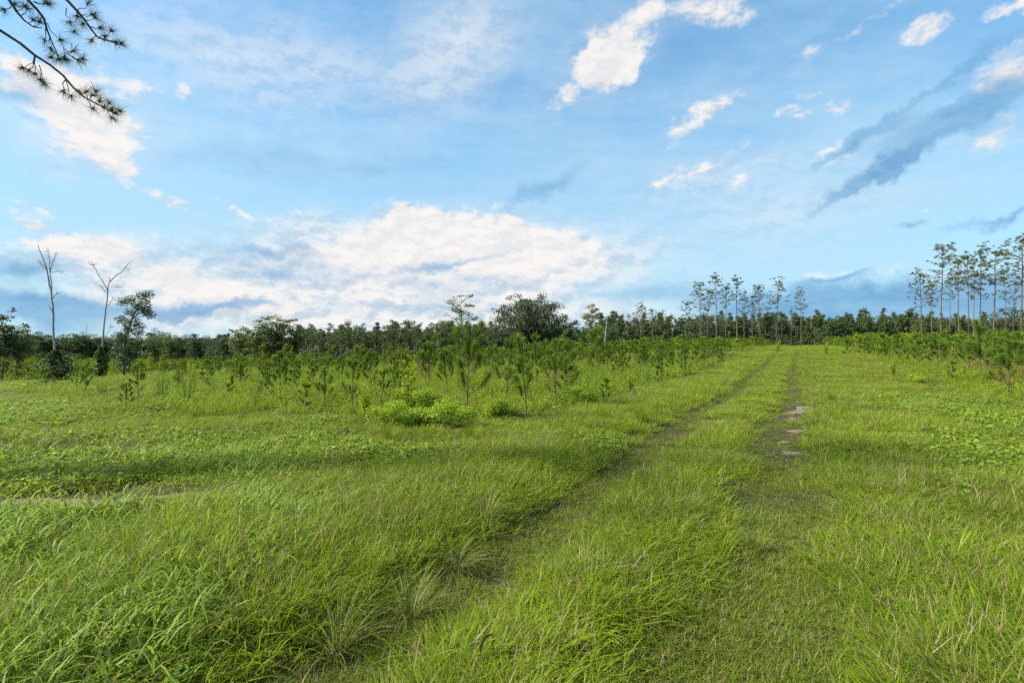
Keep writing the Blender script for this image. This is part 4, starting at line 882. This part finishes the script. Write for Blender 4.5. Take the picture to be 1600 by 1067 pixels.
# ---- two birds in flight
def bird(px, py, D, span, rz, roll, label):
    mb = MB(); k = 10; t = np.linspace(-1, 1, k); pr = np.sqrt(np.clip(1 - np.abs(t) ** 2.2, 0.02, 1)) * (1 - .35 * (t < -.2) * (-t)); tube(mb, np.stack([t * .085, 0 * t, .004 * t], -1), pr * .018, 'feather', 8)
    for sgn in (-1, 1):                                  # long swept wings, an elbow and a pointed hand
        q = np.array([(.035, .012, .006), (.055, .06, .035), (.02, .11, .045), (-.05, .175, .02), (-.015, .10, .036), (-.005, .055, .028), (-.02, .012, .004)]) * (1, sgn, 1)
        lo = q - (0, 0, .004); n = len(q); F = [[0, 1, 5, 6], [1, 2, 4, 5]]; T = [[2, 3, 4]]
        mb.add(np.concatenate([q, lo]), [F, T, [[a + n for a in f[::-1]] for f in F], [[a + n for a in f[::-1]] for f in T], [[i, (i + 1) % n, (i + 1) % n + n, i + n] for i in range(n)]], 'feather')
        tq = np.array([(-.07, 0, .0), (-.075, sgn * .012, 0), (-.145, sgn * .028, -.004), (-.10, sgn * .004, 0)]); mb.add(np.concatenate([tq, tq - (0, 0, .003)]), [[[0, 1, 2, 3], [7, 6, 5, 4]]], 'feather')
    p = P3(px, py, D); o = link('bird', mb.mesh('bird', True), loc=p); o.scale = (span / .35,) * 3; o.rotation_euler = (roll, R(-8), rz); tag(o, label, 'bird', 'birds in flight')
bird(20, 486, 17, .42, R(40), R(35), 'dark swallow-like bird flying low over the left edge trees')
bird(1425, 428, 20, .36, R(-20), R(-10), 'dark bird with bent wings flying beside the right-hand pines')

# ------------------------------------------------------------------ the dark wood behind: one mass
def build_wood():
    pr = []
    for i in range(3):                                    # dense pine, skirted to low down
        r = np.random.default_rng(700 + i); mb = MB(); tube(mb, [(0, 0, -.3), (0, 0, 10.5)], (.14, .03), 'bark_pine', 5)
        for j in range(34):
            f = r.random(); z = 2.2 + 8.3 * f; a = r.uniform(0, 6.28); rr = (1.9 * (1 - f) + .25) * r.uniform(.4, 1.05); c = np.array((math.cos(a) * rr, math.sin(a) * rr, z)); star(mb, c, 34, .8, .13, 'pine_far', r, .8, .3)
        pr.append(mb.mesh('wood_pine'))
    for i in range(2):                                    # bare-stemmed plantation pine
        r = np.random.default_rng(710 + i); mb = MB(); tube(mb, [(0, 0, -.3), (r.normal(0, .15), 0, 10.8)], (.16, .05), 'bark_pale' if i else 'bark_pine', 6)
        for j in range(24):
            f = r.random(); z = 6.0 + 5 * f; a = r.uniform(0, 6.28); rr = (1.5 * math.sin(math.pi * (.15 + .8 * f))) * r.uniform(.3, 1.05); star(mb, (math.cos(a) * rr, math.sin(a) * rr, z), 32, .75, .12, 'pine_far', r, .8, .3)
        pr.append(mb.mesh('wood_stem_pine'))
    for i in range(3):                                    # broad-leaved
        r = np.random.default_rng(720 + i); mb = MB(); tube(mb, [(0, 0, -.3), (0, 0, 6)], (.2, .08), 'bark_oak', 5)
        for q in clump(26, (0, 0, 6.2), (3.0, 3.0, 4.2), r):
            q[2] = max(q[2], 1.2); p = clump(46, q, (1.15, 1.15, .8), r); leaves(mb, p, .42 * r.uniform(.6, 1.3, 46), 'leaf_dark', r, ratio=.7)
        pr.append(mb.mesh('wood_broadleaf'))
    r = np.random.default_rng(731); mb = MB(); p = clump(420, (0, 0, .9), (2.0, 2.0, 1.3), r); p[:, 2] = np.abs(p[:, 2]); leaves(mb, p, .32 * r.uniform(.6, 1.3, 420), 'leaf_dark', r, ratio=.7); pr.append(mb.mesh('wood_understorey'))
    # photo column -> distance, height of the tree tops there, kinds
    seg = [(-900, 340, 195, 522, (5, 6, 7), 0), (330, 480, 175, 524, (5, 6, 0, 7), 0), (468, 705, 130, 513, (3, 4, 4), 1), (470, 960, 165, 515, (0, 1, 2), 0), (690, 960, 125, 508, (5, 6, 0, 7), 0), (940, 1300, 168, 494, (0, 1, 2), 0), (1280, 1460, 158, 492, (0, 1, 2, 6), 0), (1440, 2500, 150, 494, (5, 6, 0, 1), 0)]
    pts, idx, sc = [], [], []
    for (a, b, D0, ty, kinds, stems) in seg:
        for row in range(5):
            D = D0 + row * 4.0; x = (a - 800) / FPX * D
            while x < (b - 800) / FPX * D:
                yy = D + rng.normal(0, 1.2); z = zg1(x, yy); px = 800 + x / yy * FPX; h = EYE + (HORY - ty - 9 * (vnoise(x * .07 + row, row * 3.3) - .5) - rng.normal(0, 4)) / FPX * yy - z; h = max(4, h * rng.uniform(.74, 1.06))
                pts.append((x, yy, z)); idx.append(int(rng.choice(kinds))); sc.append((h / 10.8 * rng.uniform(.95, 1.3),) * 2 + (h / 10.8,)); x += rng.uniform(1.6, 3.0)
                if rng.random() < .95: pts.append((x, yy - (0 if stems else 2), z)); idx.append(8); sc.append((1.25, 1.25, rng.uniform(.9, 2.0)))
    n = len(pts); print('wood', n); sc = np.array(sc)
    scatter('forest', pr, pts, idx, np.stack([np.zeros(n), np.zeros(n), rng.uniform(0, 6.28, n)], -1), sc, 'dark far wood of pines and broad-leaved trees closing the field', 'forest')
build_wood()
